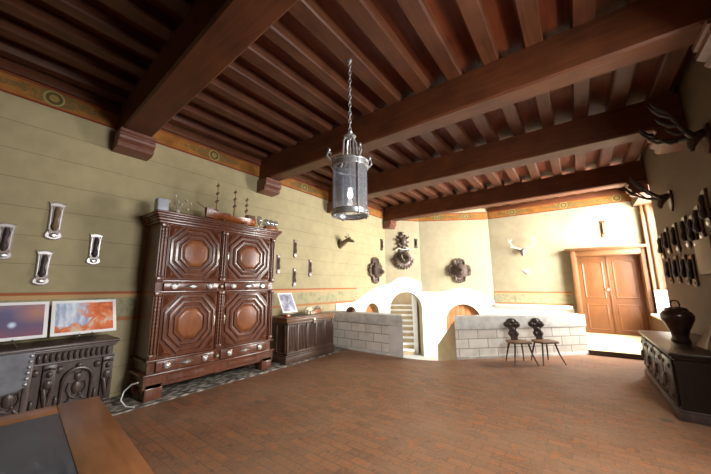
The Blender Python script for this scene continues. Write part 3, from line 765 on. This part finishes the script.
for x in (.345, .91, 1.47, 2.0):
    b = MB(); b.tube([(x-.13, 0, .2), (x-.13, 0, .44)]+[(u, -.008, v) for u, v in arc(x, .46, .13, .13, 180, 0, 10)]+[(x+.13, 0, .44), (x+.13, 0, .2)], .018, 8)
    for dx in (-.17, .17): b.ell((x+dx, .005, .60), (.035, .025, .04)); b.ell((x+dx, .005, .26), (.02, .02, .06))
    b.ell((x, .012, .49), (.034, .02, .044)); b.ell((x, .012, .37), (.046, .024, .075)); b.ell((x, 0, .62), (.03, .02, .03))
    for s in (-1, 1):
        b.tube([(x, .01, .25), (x+s*.05, .005, .28), (x+s*.085, .005, .36), (x+s*.07, .005, .43), (x+s*.045, .005, .42)], [.016, .014, .012, .01, .006], 7)
        b.tube([(x+s*.03, .01, .30), (x+s*.06, .005, .24), (x+s*.095, .005, .22)], [.014, .012, .005], 7)
        b.tube([(x+s*.02, .01, .53), (x+s*.05, .005, .56), (x+s*.08, .005, .53)], [.01, .01, .004], 7)
    b.build('carved_panel', M['oakd'], K)
# white cable between coffer and wardrobe
b = MB(); b.tube([(-4.80, 1.60, .30), (-4.86, 1.55, .28), (-4.92, 1.49, .2), (-4.90, 1.46, .1), (-4.82, 1.5, .03), (-4.72, 1.56, .026)], .009, 8)
tag(b.build('power_cable', M['cableM'], None, 80), 'thin white cable hanging between the coffer and the wardrobe', 'cable')

# ------------------------------------------------------------------ table and leather chair (bottom left)
tr = -.085
T = thing('writing_table', 'brown wooden table with dark slate inlay in the near left corner', 'table', (-2.92, .73, 0), tr)
b = MB(); b.box(0, 1.9, -1.0, -.22, .715, .755); b.box(0, 1.9, -.22, 0, .715, .76, .004); b.box(0, .20, -1.0, -.22, .715, .76, .004); b.box(1.7, 1.9, -1.0, -.22, .715, .76, .004)
b.build('tabletop', M['table'], T)
b = MB(); b.box(.203, 1.697, -.99, -.223, .75, .762, .002); b.build('slate_inlay', M['slate'], T)
b = MB(); b.box(.06, 1.84, -.94, -.06, .62, .716); b.build('apron', M['table'], T)
for x in (.1, 1.8):
    for y in (-.9, -.1):
        b = MB(); b.lathe([(.045, 0), (.05, .05), (.03, .1), (.04, .2), (.045, .45), (.03, .55), (.05, .58), (.05, .63)], (x, y, 0), 14); b.build('leg', M['table'], T)
H = thing('leather_chair', 'grey studded leather chair between the carved coffer and the table', 'chair', (-3.9, .22, 0), AN)
# local: x along +Y, front toward -y (world +x)
pts = [(-.27, 1.0), (.27, 1.0), (.25, .72), (.20, .685), (.10, .665), (0, .655), (-.10, .665), (-.20, .685), (-.25, .72)]
b = MB(); b.prism(pts, XZ, -.03, .02, .012); bk = b.build('backrest', M['leather'], H)
for s in (-1, 1):
    for i in range(6):
        b = MB(); b.ell((s*(.25-.003*i), -.034, .965-.046*i), (.014, .01, .014), None, 8, 6); b.build('stud', M['iron'], bk)
b = MB(); b.box(-.27, .27, -.5, .0, .44, .49, .015); b.build('seat', M['leather'], H)
for x in (-.25, .25):
    b = MB(); b.box(x-.022, x+.022, -.012, .035, 0, .99, .006); b.build('back_post', M['oakd'], H)
    b = MB(); b.lathe([(.02, 0), (.025, .06), (.018, .1), (.025, .2), (.02, .35), (.026, .45)], (x, -.46, 0), 10); b.build('leg', M['oakd'], H)
b = MB(); b.box(-.24, .24, -.475, -.445, .12, .15); b.build('stretcher', M['oakd'], H)
b = MB(); b.box(-.24, .24, 0, .025, .2, .24); b.build('stretcher', M['oakd'], H)

# ------------------------------------------------------------------ hunting plaques
def plaque(name, label, group, mwood, mfoot, mplate, H_, W_, loc, rotz, edge=None):
    p = thing(name, label, 'wall plaque', loc, rotz, group)
    h, w = H_/2, W_/2
    out = [(-w*.98, h), (-w*.72, h*.94), (-w*.3, h), (w*.3, h), (w*.72, h*.94), (w*.98, h), (w*.86, h*.80), (w*.78, h*.68), (w*.74, 0), (w*.72, -h*.55), (w*.92, -h*.66), (w, -h*.80), (w*.82, -h*.92), (w*.3, -h), (-w*.3, -h), (-w*.82, -h*.92), (-w, -h*.80), (-w*.92, -h*.66), (-w*.72, -h*.55), (-w*.74, 0), (-w*.78, h*.68), (-w*.86, h*.80)]
    b = MB(); b.prism(out, XZ, -.03, -.001, .012); b.build('backboard', mwood, p, 30)
    if edge: b = MB(); b.prism([(u*.62, v*.78+h*.03) for u, v in out], XZ, -.036, -.028, .004); b.build('inner_panel', edge, p, 30)
    b = MB(); b.tube([(0, -.035, h*.72), (.004, -.05, h*.45), (-.004, -.05, h*.1), (0, -.058, -h*.15), (0, -.06, -h*.32), (0, -.05, -h*.52)], [w*.26, w*.36, w*.24, w*.32, w*.42, w*.2], 8); b.build('mounted_foot', mfoot, p, 60)
    b = MB(); b.ell((0, -.032, -h*.76), (w*.5, .012, h*.13)); b.build('plate', mplate, p, 60)
    return p
gl = 'hunting plaques left of the wardrobe'
P0 = plaque('hunting_plaque', 'tallest pale waisted hunting plaque left of the wardrobe', gl, M['pewter'], M['furl'], M['silver'], .50, .175, (WX, .67, 2.415), AN, M['plaq'])
P1 = plaque('hunting_plaque', 'waisted hunting plaque nearest the wardrobe on its left with bright white plate', gl, M['pewter'], M['hoof'], M['silver'], .44, .165, (WX, 1.105, 2.085), AN, M['plaq'])
dup(P1, (WX, .625, 1.80), AN, 'lowest waisted hunting plaque left of the wardrobe, above the twilight photo')
dup(P1, (WX, .275, 2.10), AN, 'waisted hunting plaque at the left edge of the photo')
gr = 'slim hunting plaques right of the wardrobe'
P2 = plaque('hunting_plaque', 'highest slim hunting plaque right of the wardrobe', gr, M['plaq'], M['furl'], M['silver'], .44, .105, (WX, 4.83, 2.45), AN)
dup(P2, (WX, 4.34, 2.04), AN, 'slim hunting plaque closest to the right side of the wardrobe')
dup(P2, (WX, 4.83, 1.75), AN, 'lowest slim hunting plaque right of the wardrobe, just above the dado band')
dup(P2, (WX, 5.35, 2.0), AN, 'slim hunting plaque farthest from the wardrobe above the stone parapet')
plaque('hunting_plaque', 'single tan hunting plaque on the back wall above the door', None, M['frame'], M['furl'], M['brass'], .52, .14, (.79, YB, 3.19), 0)
plaque('hunting_plaque', 'small dark slim plaque on the left wall beside the boar trophy', None, M['plaqd'], M['hoof'], M['plaqd'], .42, .16, (WX, 8.85, 2.98), AN)
DA = Vector((math.cos(aA), math.sin(aA), 0)); DB = Vector((math.cos(aB), math.sin(aB), 0))
q = PA+DA*1.24; plaque('hunting_plaque', 'small dark plaque just right of the boar trophy', None, M['plaqd'], M['hoof'], M['plaqd'], .36, .14, (q.x, q.y, 3.10), aA)
gt, gb = 'upper row of hoof mounts on the right wall', 'lower row of hoof mounts on the right wall'
ordn = ['first', 'second', 'third', 'fourth', 'fifth', 'sixth', 'seventh']
top = [(8.62, 2.30, .44), (8.1, 2.36, .52), (7.49, 2.35, .54), (6.89, 2.36, .54), (6.51, 2.32, .5), (6.2, 2.40, .6), (5.86, 2.54, .6)]
base = None
for i, (y, z, h) in enumerate(top):
    lab = f'{ordn[i]} dark hoof mount from the door in the upper row on the right wall'
    if base is None: base = plaque('hoof_mount', lab, gt, M['plaqd'], M['hoof'], M['silver'], .52, .2, (RX, y, z), -AN)
    else: dup(base, (RX, y, z), -AN, lab)
base = None
for i, (y, z) in enumerate([(8.36, 1.8), (7.78, 1.8), (7.27, 1.78), (6.89, 1.75)]):
    lab = f'{ordn[i]} dark hoof mount from the door in the lower row on the right wall'
    if base is None: base = plaque('hoof_mount', lab, gb, M['plaqd'], M['hoof'], M['plaqd'], .5, .2, (RX, y, z), -AN)
    else: dup(base, (RX, y, z), -AN, lab)

# ------------------------------------------------------------------ heads and antlers
def lobed(rx, rz, lobes, amp, n=48, ph=0.0):
    return [(rx*(1+amp*abs(math.cos(lobes*.5*t+ph)))*math.cos(t), rz*(1+amp*abs(math.cos(lobes*.5*t+ph)))*math.sin(t)) for t in [2*PI*i/n for i in range(n)]]
def head(loc, rotz, label, R, snout, fur, fan=False, name='animal_head_trophy', cat='animal head trophy', group=None):
    t = thing(name, label, cat, loc, rotz, group)
    b = MB(); rg = random.Random(int(R*1000))
    b.prism(lobed(R*.72, R*.80, 4, .30), XZ, -.06, -.001, .03)
    if fan:
        b.ell((0, -.10, -R*.35), (R*.95, .09, R*.62))
        for i in range(11):
            a = PI+PI*i/10; g = rg.uniform(.85, 1.2)
            b.tube([(R*.5*math.cos(a), -.10, R*.5*math.sin(a)), (R*.85*math.cos(a), -.12, R*.8*math.sin(a)-.02), (R*1.1*math.cos(a), -.06, R*1.02*math.sin(a)-.03)], [R*.16, R*.18*g, R*.05], 8)
    else:
        for i in range(4):
            a = PI/2*i
            for s in (-1, 1):
                u = lambda r, t: (R*r*math.cos(a+s*t), -.075, R*1.08*r*math.sin(a+s*t))
                b.tube([u(.55, .75), u(.78, .62), u(.98, .40), u(1.0, .16), u(.86, .10), u(.80, .24)], [R*.07, R*.09, R*.09, R*.08, R*.07, R*.05], 7)
            b.ell((R*.98*math.cos(a), -.06, R*1.06*math.sin(a)), (R*.13, .04, R*.13), None, 8, 6)
            b.ell((R*.70*math.cos(a+PI/4), -.06, R*.74*math.sin(a+PI/4)), (R*.12, .05, R*.12), None, 8, 6)
    b.build('carved_shield', M['carve'], t, 40)
    b = MB()
    secs = [(.04, .58, .66, .02), (.12, .62, .68, .02), (.20, .52, .56, .0), (.28*snout+.04, .34, .38, -.05), (.40*snout+.04, .22, .24, -.12), (.50*snout+.04, .17, .17, -.16), (.56*snout+.03, .15, .14, -.17)]
    b.loft([[Vector((R*w*math.cos(u), -d, R*(dz+h*math.sin(u)))) for u in [2*PI*i/16 for i in range(16)]] for d, w, h, dz in secs])
    hd = b.build('head', fur, t, 70)
    b = MB()
    for s in (-1, 1): b.loft([[Vector((s*R*(.34+.1*k)+R*.12*math.cos(u)*(1-k), -.16-.02*math.sin(u)*(1-k), R*(.42+.36*k))) for u in [2*PI*i/8 for i in range(8)]] for k in (0, .35, .7, .98)])
    b.build('ear', fur, hd, 60)
    b = MB()
    for s in (-1, 1): b.ell((s*R*.25, -.27*snout, R*.1), (R*.05, R*.05, R*.05), None, 8, 6)
    b.build('eye', M['black'], hd)
    return t
q = PB_ = PBb+DB*1.39
head((q.x, q.y, 2.07), aB, 'dark carved animal head trophy on the diagonal wall over the arched plank door', .38, .75, M['fur'], group='carved head trophies')
head((WX, 8.36, 2.06), AN, 'dark carved animal head trophy on the left wall seen from the side', .38, .62, M['fur'], group='carved head trophies')
q = PA+DA*.68
t = head((q.x, q.y, 2.52), aA, 'large boar head trophy with tusks above the stair arch', .37, 1.0, M['fur'], True, 'boar_head_trophy')
b = MB()
for s in (-1, 1): b.tube([(s*.08, -.36, -.1), (s*.17, -.40, -.05), (s*.20, -.38, .06), (s*.17, -.34, .13)], [.016, .014, .010, .003], 8)
b.build('tusk', M['bone'], t)
b = MB(); b.prism(lobed(.15, .22, 5, .28, 50, .4), lambda u, v, d: Vector((u, d, v+.62)), -.09, -.002, .025)
for i in range(11):
    a = 2*PI*i/11; b.ell(((.17+.06*(i % 2))*math.cos(a), -.08, .60+(.22+.08*(i % 2))*math.sin(a)), (.04, .05, .085), Matrix.Rotation(PI/2-a, 3, 'Y'), 8, 6)
b.ell((0, -.12, .62), (.12, .09, .16)); b.box(-.05, .05, -.07, -.005, .9, .98, .01); b.build('carved_crest', M['carve'], t, 40)
b = MB()
for s in (-1, 1): b.tube([(s*.30, -.05, .30), (s*.22, -.12, .36), (s*.1, -.14, .33), (0, -.15, .31)], [.03, .026, .02, .016], 8)
b.build('pale_ribbon', M['bone'], t)

dh = thing('deer_head_mount', 'small brown deer head mounted high on the left wall between beams', 'animal head trophy', (WX, 6.55, 2.76), AN)
b = MB(); b.prism(lobed(.10, .14, 2, .1, 24), XZ, -.025, -.001, .008); b.build('shield', M['plaqd'], dh)
b = MB(); b.tube([(0, -.02, -.04), (0, -.12, .0), (.02, -.22, .07), (.03, -.30, .10), (.06, -.42, .05), (.075, -.47, .03)], [.085, .075, .06, .065, .04, .026], 10); hd = b.build('head', M['furl'], dh, 70)
b = MB()
for s in (-1, 1): b.tube([(.03+s*.04, -.29, .13), (.03+s*.1, -.28, .17), (.03+s*.15, -.27, .18)], [.014, .028, .004], 8)
b.build('ear', M['furl'], hd)
b = MB()
for s in (-1, 1): b.tube([(.03+s*.025, -.29, .15), (.03+s*.04, -.27, .24), (.03+s*.03, -.26, .3)], [.01, .008, .003], 6)
b.build('horn', M['antler'], hd)

def antlers(b, s, R, spread, tines, fwd=.3, rad=.022):
    """one antler, side s: main beam leaves the skull, sweeps out and up"""
    def P(t): return Vector((s*(.05+spread*math.sin(t*1.75)*.95), -.14-fwd*t*(1-.35*t), .06+R*t**1.25))
    pts = [P(i/12) for i in range(13)]
    b.tube(pts, [rad*(1.15-.85*i/12) for i in range(13)], 8)
    for tt, L, up in tines:
        p = P(tt); a = Vector((s*.25, -1.0, .35+up)).normalized(); c = Vector((s*-.1, -.25, 1)).normalized()
        b.tube([p, p+a*L*.5, p+a*L*.75+c*L*.3, p+a*L*.85+c*L*.6], [rad*.8*(1.1-tt*.5), rad*.6, rad*.4, .003], 7)
def stag(loc, rotz, label, R, spread, ma, mskull, mshield, tines, fwd=.3, rad=.022, group=None, tilt=0.0):
    t = thing('antler_trophy', label, 'antlers', loc, rotz, group)
    b = MB(); b.prism([(-.10, .16), (0, .19), (.10, .16), (.12, .05), (.08, -.12), (0, -.2), (-.08, -.12), (-.12, .05)], XZ, -.03, -.001, .008); b.build('shield', mshield, t)
    b = MB(); b.tube([(0, -.03, .10), (0, -.09, .07), (0, -.14, 0), (0, -.16, -.08), (0, -.15, -.13)], [.04, .07, .06, .04, .022], 10); b.build('skull', mskull, t, 70)
    for s in (-1, 1):
        b = MB(); antlers(b, s, R, spread, tines, fwd, rad); b.build('antler', ma, t, 70)
    return t
# pale slender antlers on the back wall
t = thing('antler_trophy', 'slender pale forked antlers with small skull on the back wall left of the door', 'antlers', (-1.37, YB, 2.64), 0)
b = MB(); b.prism([(-.05, .10), (.05, .10), (.06, 0), (0, -.12), (-.06, 0)], XZ, -.025, -.001, .008); b.build('shield', M['bone'], t)
b = MB(); b.tube([(0, -.03, .10), (0, -.08, .06), (0, -.12, .0), (0, -.13, -.07), (0, -.12, -.11)], [.04, .06, .05, .035, .02], 10); b.build('skull', M['antler'], t, 70)
for s in (-1, 1):
    b = MB()
    b.tube([(s*.04, -.08, .10), (s*.14, -.14, .14), (s*.24, -.18, .17), (s*.33, -.18, .27), (s*.36, -.18, .38), (s*.40, -.16, .47)], [.018, .016, .015, .014, .012, .006], 8)
    b.tube([(s*.24, -.18, .17), (s*.32, -.23, .17), (s*.35, -.24, .23)], [.013, .010, .004], 7)
    b.tube([(s*.35, -.18, .36), (s*.31, -.18, .43), (s*.30, -.18, .48)], [.010, .009, .004], 7)
    b.tube([(s*.34, -.18, .34), (s*.42, -.2, .38)], [.010, .004], 7)
    b.build('antler', M['bone'], t, 70)
b = MB(); b.prism([(-.09, .06), (.10, .05), (.07, -.11)], XZ, -.02, -.001, .006)
tag(b.build('white_tag', M['card'], None, 30, (-1.36, YB, 1.99), 0), 'small white pointed tag under the forked antlers on the back wall', 'tag')
gA = 'dark antlers on the right wall'
tn = [(.12, .26, .1), (.3, .24, .2), (.62, .24, .3), (.85, .18, .5)]
stag((RX, 5.38, 3.34), -AN, 'large dark antlers high on the right wall under the ceiling beam', .30, .34, M['antd'], M['fur'], M['plaqd'], [(.15, .2, -.4), (.4, .22, -.2), (.68, .22, .2), (.9, .16, .4)], .42, .034, gA)
stag((RX, 7.42, 3.02), -AN, 'smaller dark antlers on the right wall nearer the door', .26, .30, M['antd'], M['fur'], M['plaqd'], tn, .45, .026, gA)

# ------------------------------------------------------------------ right wall cabinet etc.
Q = thing('carved_sideboard', 'low dark carved sideboard along the right wall with glossy top', 'sideboard', (.80, 7.34, 0), -AN)
L = 2.18; HZ = .74
b = MB(); b.box(.02, L-.02, .02, .66, .08, .68); b.build('body', M['oakshade'], Q, 0)
b = MB(); b.box(-.02, L+.02, -.025, .68, .705, .745, .01); b.box(0, L, 0, .67, .675, .71, .006); b.build('top', M['oakshade'], Q)
b = MB(); b.box(-.01, L+.01, -.02, .67, 0, .09, .01); b.box(0, L, -.008, .67, .09, .115, .006); b.build('plinth', M['oakd'], Q)
for i in range(4):
    x = .06+i*.53; b = MB(); b.box(x, x+.47, -.005, .03, .14, .65, .008)
    b.loft([[Vector((x+.235+u*(.19-.05*j), -.006-.012*j, .395+v*(.21-.06*j))) for u, v in ((-1, -1), (1, -1), (1, 1), (-1, 1))] for j in range(2)])
    d = b.build('door', M['oakshade'], Q)
    b = MB(); diamond(b, x+.235, .395, .11, .15, -.018); b.ell((x+.235, -.035, .395), (.05, .03, .07))
    for sx in (-1, 1):
        for sz in (-1, 1): b.ell((x+.235+sx*.14, -.01, .395+sz*.17), (.03, .02, .035), None, 8, 6)
    b.build('carving', M['oakd'], d, 30)
U = thing('bronze_urn', 'dark bronze lidded urn with loop handle on the carved sideboard', 'urn', (1.08, 6.15, .747), 0)
b = MB(); b.lathe([(.09, 0), (.10, .02), (.085, .06), (.09, .12), (.13, .22), (.17, .31), (.175, .36), (.15, .41), (.11, .44)], (0, 0, 0), 24); b.build('body', M['bronze'], U, 50)
b = MB(); b.lathe([(.12, .43), (.12, .455), (.09, .47), (.05, .48)], (0, 0, 0), 24); b.build('lid', M['bronze'], U, 40)
b = MB(); b.tube([(-.04, 0, .47), (-.045, 0, .53), (-.025, 0, .565), (.025, 0, .565), (.045, 0, .53), (.04, 0, .47)], .011, 8); b.build('handle', M['bronze'], U)
b = MB(); b.box(-.34, .34, -.04, -.002, 0, .50, .01)
tag(b.build('wall_panel', M['parch'], None, 30, (RX, 6.22, 1.68), -AN), 'tan rectangular panel hanging on the right wall below the hoof mounts', 'panel')
b = MB(); b.box(0, .24, -.01, .01, 0, .62, .004)
tag(b.build('notice_board', M['board'], None, 30, (1.62, 11.17, .765), 0), 'pale grey board standing on the bay sill right of the door', 'board')
b = MB(); b.loft([[Vector((x, -.13*w, 0)), Vector((x, .13*w, 0)), Vector((x+.03, .04*w, h)), Vector((x+.03, -.04*w, h))] for x, w, h in ((-.16, 1, .16), (0, 1, .24), (.12, .9, .30), (.17, .8, .31))])
tag(b.build('leather_wedge', M['redleather'], None, 40, (1.30, 5.78, .748), -AN), 'tan leather wedge shaped object on the sideboard beside the urn', 'leather object')
b = MB(); b.ell((0, 0, .0), (.14, .12, .13), None, 16, 8)
b.bm.verts.ensure_lookup_table()
for v in b.bm.verts: v.co.z = max(v.co.z, 0)
tag(b.build('domed_casket', M['plaqd'], None, 50, (-4.75, 6.16, .887), 0), 'small dark brown domed casket on the left parapet coping', 'casket')

# ------------------------------------------------------------------ carved back chairs
def stabelle(loc, rotz, label):
    c = thing('carved_back_chair', label, 'chair', loc, rotz, 'carved wooden chairs in front of the diagonal parapet')
    out = [(-.17, -.19), (.17, -.19), (.225, -.08), (.20, .12), (.13, .20), (-.13, .20), (-.20, .12), (-.225, -.08)]
    b = MB(); b.prism(out, lambda u, v, d: Vector((u, v, d)), .425, .395, .008); b.build('seat', M['seat'], c, 30)
    for x, y in ((-.13, -.12), (.13, -.12), (-.12, .12), (.12, .12)):
        b = MB(); k = 1.85 if y < 0 else 1.6
        b.tube([(x, y, .40), (x*1.3, y*1.35, .2), (x*k*.95, y*k*1.05, 0)], [.018, .016, .011], 8); b.build('leg', M['leg'], c)
    half = [(u*.86, v) for u, v in [(.085, .0), (.075, .05), (.12, .10), (.13, .13), (.09, .17), (.075, .2), (.10, .23), (.16, .25), (.205, .29), (.19, .34), (.15, .36), (.13, .35), (.12, .39), (.07, .42), (.03, .425)]]
    outl = half+[(-u, v) for u, v in reversed(half)]
    b = MB(); f = lambda u, v, d: Vector((u, .14+d+v*.20, .42+v)); b.prism(outl, f, -.015, .015, .006)
    for u, v, r in ((.12, .30, .04), (-.12, .30, .04), (0, .36, .05), (.06, .12, .03), (-.06, .12, .03), (0, .21, .04), (.06, .3, .035), (-.06, .3, .035)):
        b.ell(f(u, v, -.014), (r, .016, r), None, 10, 6)
    b.build('backrest', M['leg'], c, 35); return c
c1 = stabelle((-1.08, 6.95, .001), math.radians(36), 'left carved back wooden chair in front of the diagonal parapet')
dup(c1, (-.66, 7.30, .001), math.radians(40), 'right carved back wooden chair in front of the diagonal parapet')

# ------------------------------------------------------------------ lantern
N = thing('hanging_lantern', 'cylindrical glass and iron lantern hanging from the ceiling on a chain', 'lantern', (-2.01, 2.6, 2.32), .3)
R0 = .205
def ring(b, r, z, rr, seg=36):
    b.loft([[Vector(((r+rr*math.cos(v))*math.cos(u), (r+rr*math.cos(v))*math.sin(u), z+rr*math.sin(v))) for v in [2*PI*j/8 for j in range(8)]] for u in [2*PI*i/seg for i in range(seg+1)]], cap=False)
b = MB(); ring(b, R0, .03, .016); ring(b, R0, .075, .011); b.loft([[Vector(((R0+o)*math.cos(2*PI*i/36), (R0+o)*math.sin(2*PI*i/36), z)) for i in range(36)] for o, z in ((.012, .03), (.012, .075), (-.006, .075), (-.006, .03), (.012, .03))], False); b.build('bottom_ring', M['iron'], N, 60)
b = MB(); ring(b, R0, .60, .014); ring(b, R0, .66, .02); b.loft([[Vector(((R0+o)*math.cos(2*PI*i/36), (R0+o)*math.sin(2*PI*i/36), z)) for i in range(36)] for o, z in ((.012, .60), (.012, .66), (-.006, .66), (-.006, .60), (.012, .60))], False); b.build('top_ring', M['iron'], N, 60)
b = MB(); b.loft([[Vector((R0*.975*math.cos(2*PI*i/36), R0*.975*math.sin(2*PI*i/36), z)) for i in range(36)] for z in (.05, .63)], False); b.build('glass_cylinder', M['lglass'], N, 60)
for i in range(4):
    a = PI/4+i*PI/2; d = Vector((math.cos(a), math.sin(a), 0))
    b = MB(); b.tube([d*(R0+.006)+Vector((0, 0, .03)), d*(R0+.006)+Vector((0, 0, .66))], .011, 8); b.ell(d*(R0+.006)+Vector((0, 0, .02)), (.016, .016, .02), None, 8, 6); b.build('upright', M['iron'], N)
    b = MB(); b.tube([d*R0+Vector((0, 0, .66)), d*(R0*.72)+Vector((0, 0, .685)), d*(R0*.46)+Vector((0, 0, .74)), d*(R0*.42)+Vector((0, 0, .84)), d*(R0*.40)+Vector((0, 0, .93)), d*(R0*.2)+Vector((0, 0, 1.0))], [.012, .012, .013, .013, .012, .01], 8); b.build('crown_arm', M['iron'], N)
    b = MB(); b.tube([d*R0+Vector((0, 0, .67)), d*(R0+.05)+Vector((0, 0, .66)), d*(R0+.085)+Vector((0, 0, .70)), d*(R0+.07)+Vector((0, 0, .75)), d*(R0+.035)+Vector((0, 0, .74)), d*(R0+.045)+Vector((0, 0, .715))], [.013, .014, .013, .012, .009, .006], 8)
    b.ell(d*(R0+.06)+Vector((0, 0, .775)), (.018, .018, .026), None, 8, 6); b.build('scroll_bracket', M['iron'], N)
b = MB(); b.lathe([(.012, .96), (.05, .985), (.075, 1.0), (.05, 1.01), (.03, 1.03), (.035, 1.05), (.012, 1.07)], (0, 0, 0), 18); b.build('canopy', M['iron'], N, 50)
b = MB(); b.tube([(0, 0, 1.0), (0, 0, .52)], .007, 6); b.lathe([(.008, .34), (.05, .345), (.03, .36), (.018, .40), (.018, .47), (.01, .5)], (0, 0, 0), 14); b.build('candle_stem', M['iron'], N)
b = MB(); b.lathe([(.008, .42), (.02, .36), (.034, .30), (.032, .27), (.015, .245)], (0, 0, -.02), 14); b.build('bulb', M['bulb'], N, 60)
b = MB(); z = 1.06; i = 0
while z < 2.03:
    a = i*PI/2; d = Vector((math.cos(a), math.sin(a), 0))
    b.tube([d*.016*math.cos(u)+Vector((0, 0, z+.034+.034*math.sin(u))) for u in [2*PI*j/10 for j in range(11)]], .0055, 6, False)
    z += .054; i += 1
b.build('chain', M['iron'], N, 60)
b = MB(); b.lathe([(.01, 1.99), (.03, 2.01), (.03, 2.035)], (0, 0, 0), 12); b.build('ceiling_hook', M['iron'], N)

# ------------------------------------------------------------------ light
w = bpy.data.worlds.new('sky'); scene.world = w; w.use_nodes = True
bg = w.node_tree.nodes['Background']; bg.inputs[0].default_value = (.75, .85, 1, 1); bg.inputs[1].default_value = 1.0
def area(name, loc, sx, sy, power, color, rot):
    l = bpy.data.lights.new(name, 'AREA'); l.shape = 'RECTANGLE'; l.size = sx; l.size_y = sy; l.energy = power; l.color = color
    o = bpy.data.objects.new(name, l); COL.objects.link(o); o.location = loc; o.rotation_euler = rot
    return o
# daylight just outside each window, facing into the room
area('daylight_hall_window', (RX+.38, 2.72, 2.5), 1.5, 1.45, 150, (1, .97, .93), (0, PI/2-.55, 0))
area('daylight_bay_window', (RX+.74, 10.12, 2.22), 2.7, 2.0, 880, (1, .96, .88), (0, PI/2-.15, 0))

lq = PA+Vector((-.46, .89, 0))*1.6+Vector((.5, .5, 2.9))
area('added_stair_fill', lq, 1.2, 1.2, 16, (1, .95, .86), (0, 0, 0))  # added fill lamp above the open stair niche, no window built there

# ------------------------------------------------------------------ camera
F = 293.59; yaw, pitch, roll = math.radians(36.6826), math.radians(9.4238), math.radians(-.3583)
fwd = Vector((-math.sin(yaw)*math.cos(pitch), math.cos(yaw)*math.cos(pitch), math.sin(pitch)))
rt = Vector((math.cos(yaw), math.sin(yaw), 0)); up = rt.cross(fwd)
r2 = rt*math.cos(roll)+up*math.sin(roll); u2 = -rt*math.sin(roll)+up*math.cos(roll)
cam = bpy.data.cameras.new('camera'); co = bpy.data.objects.new('camera', cam); COL.objects.link(co)
cam.sensor_fit = 'HORIZONTAL'; cam.sensor_width = 36; cam.lens = F/711*36; cam.clip_start = .05
co.matrix_world = Matrix(((r2.x, u2.x, -fwd.x, 0), (r2.y, u2.y, -fwd.y, 0), (r2.z, u2.z, -fwd.z, 1.55), (0, 0, 0, 1)))
scene.camera = co
vs = scene.view_settings; vs.view_transform = 'Standard'; vs.look = 'None'; vs.gamma = 1; vs.exposure = 1.42
try: vs.use_curve_mapping = False
except Exception: pass
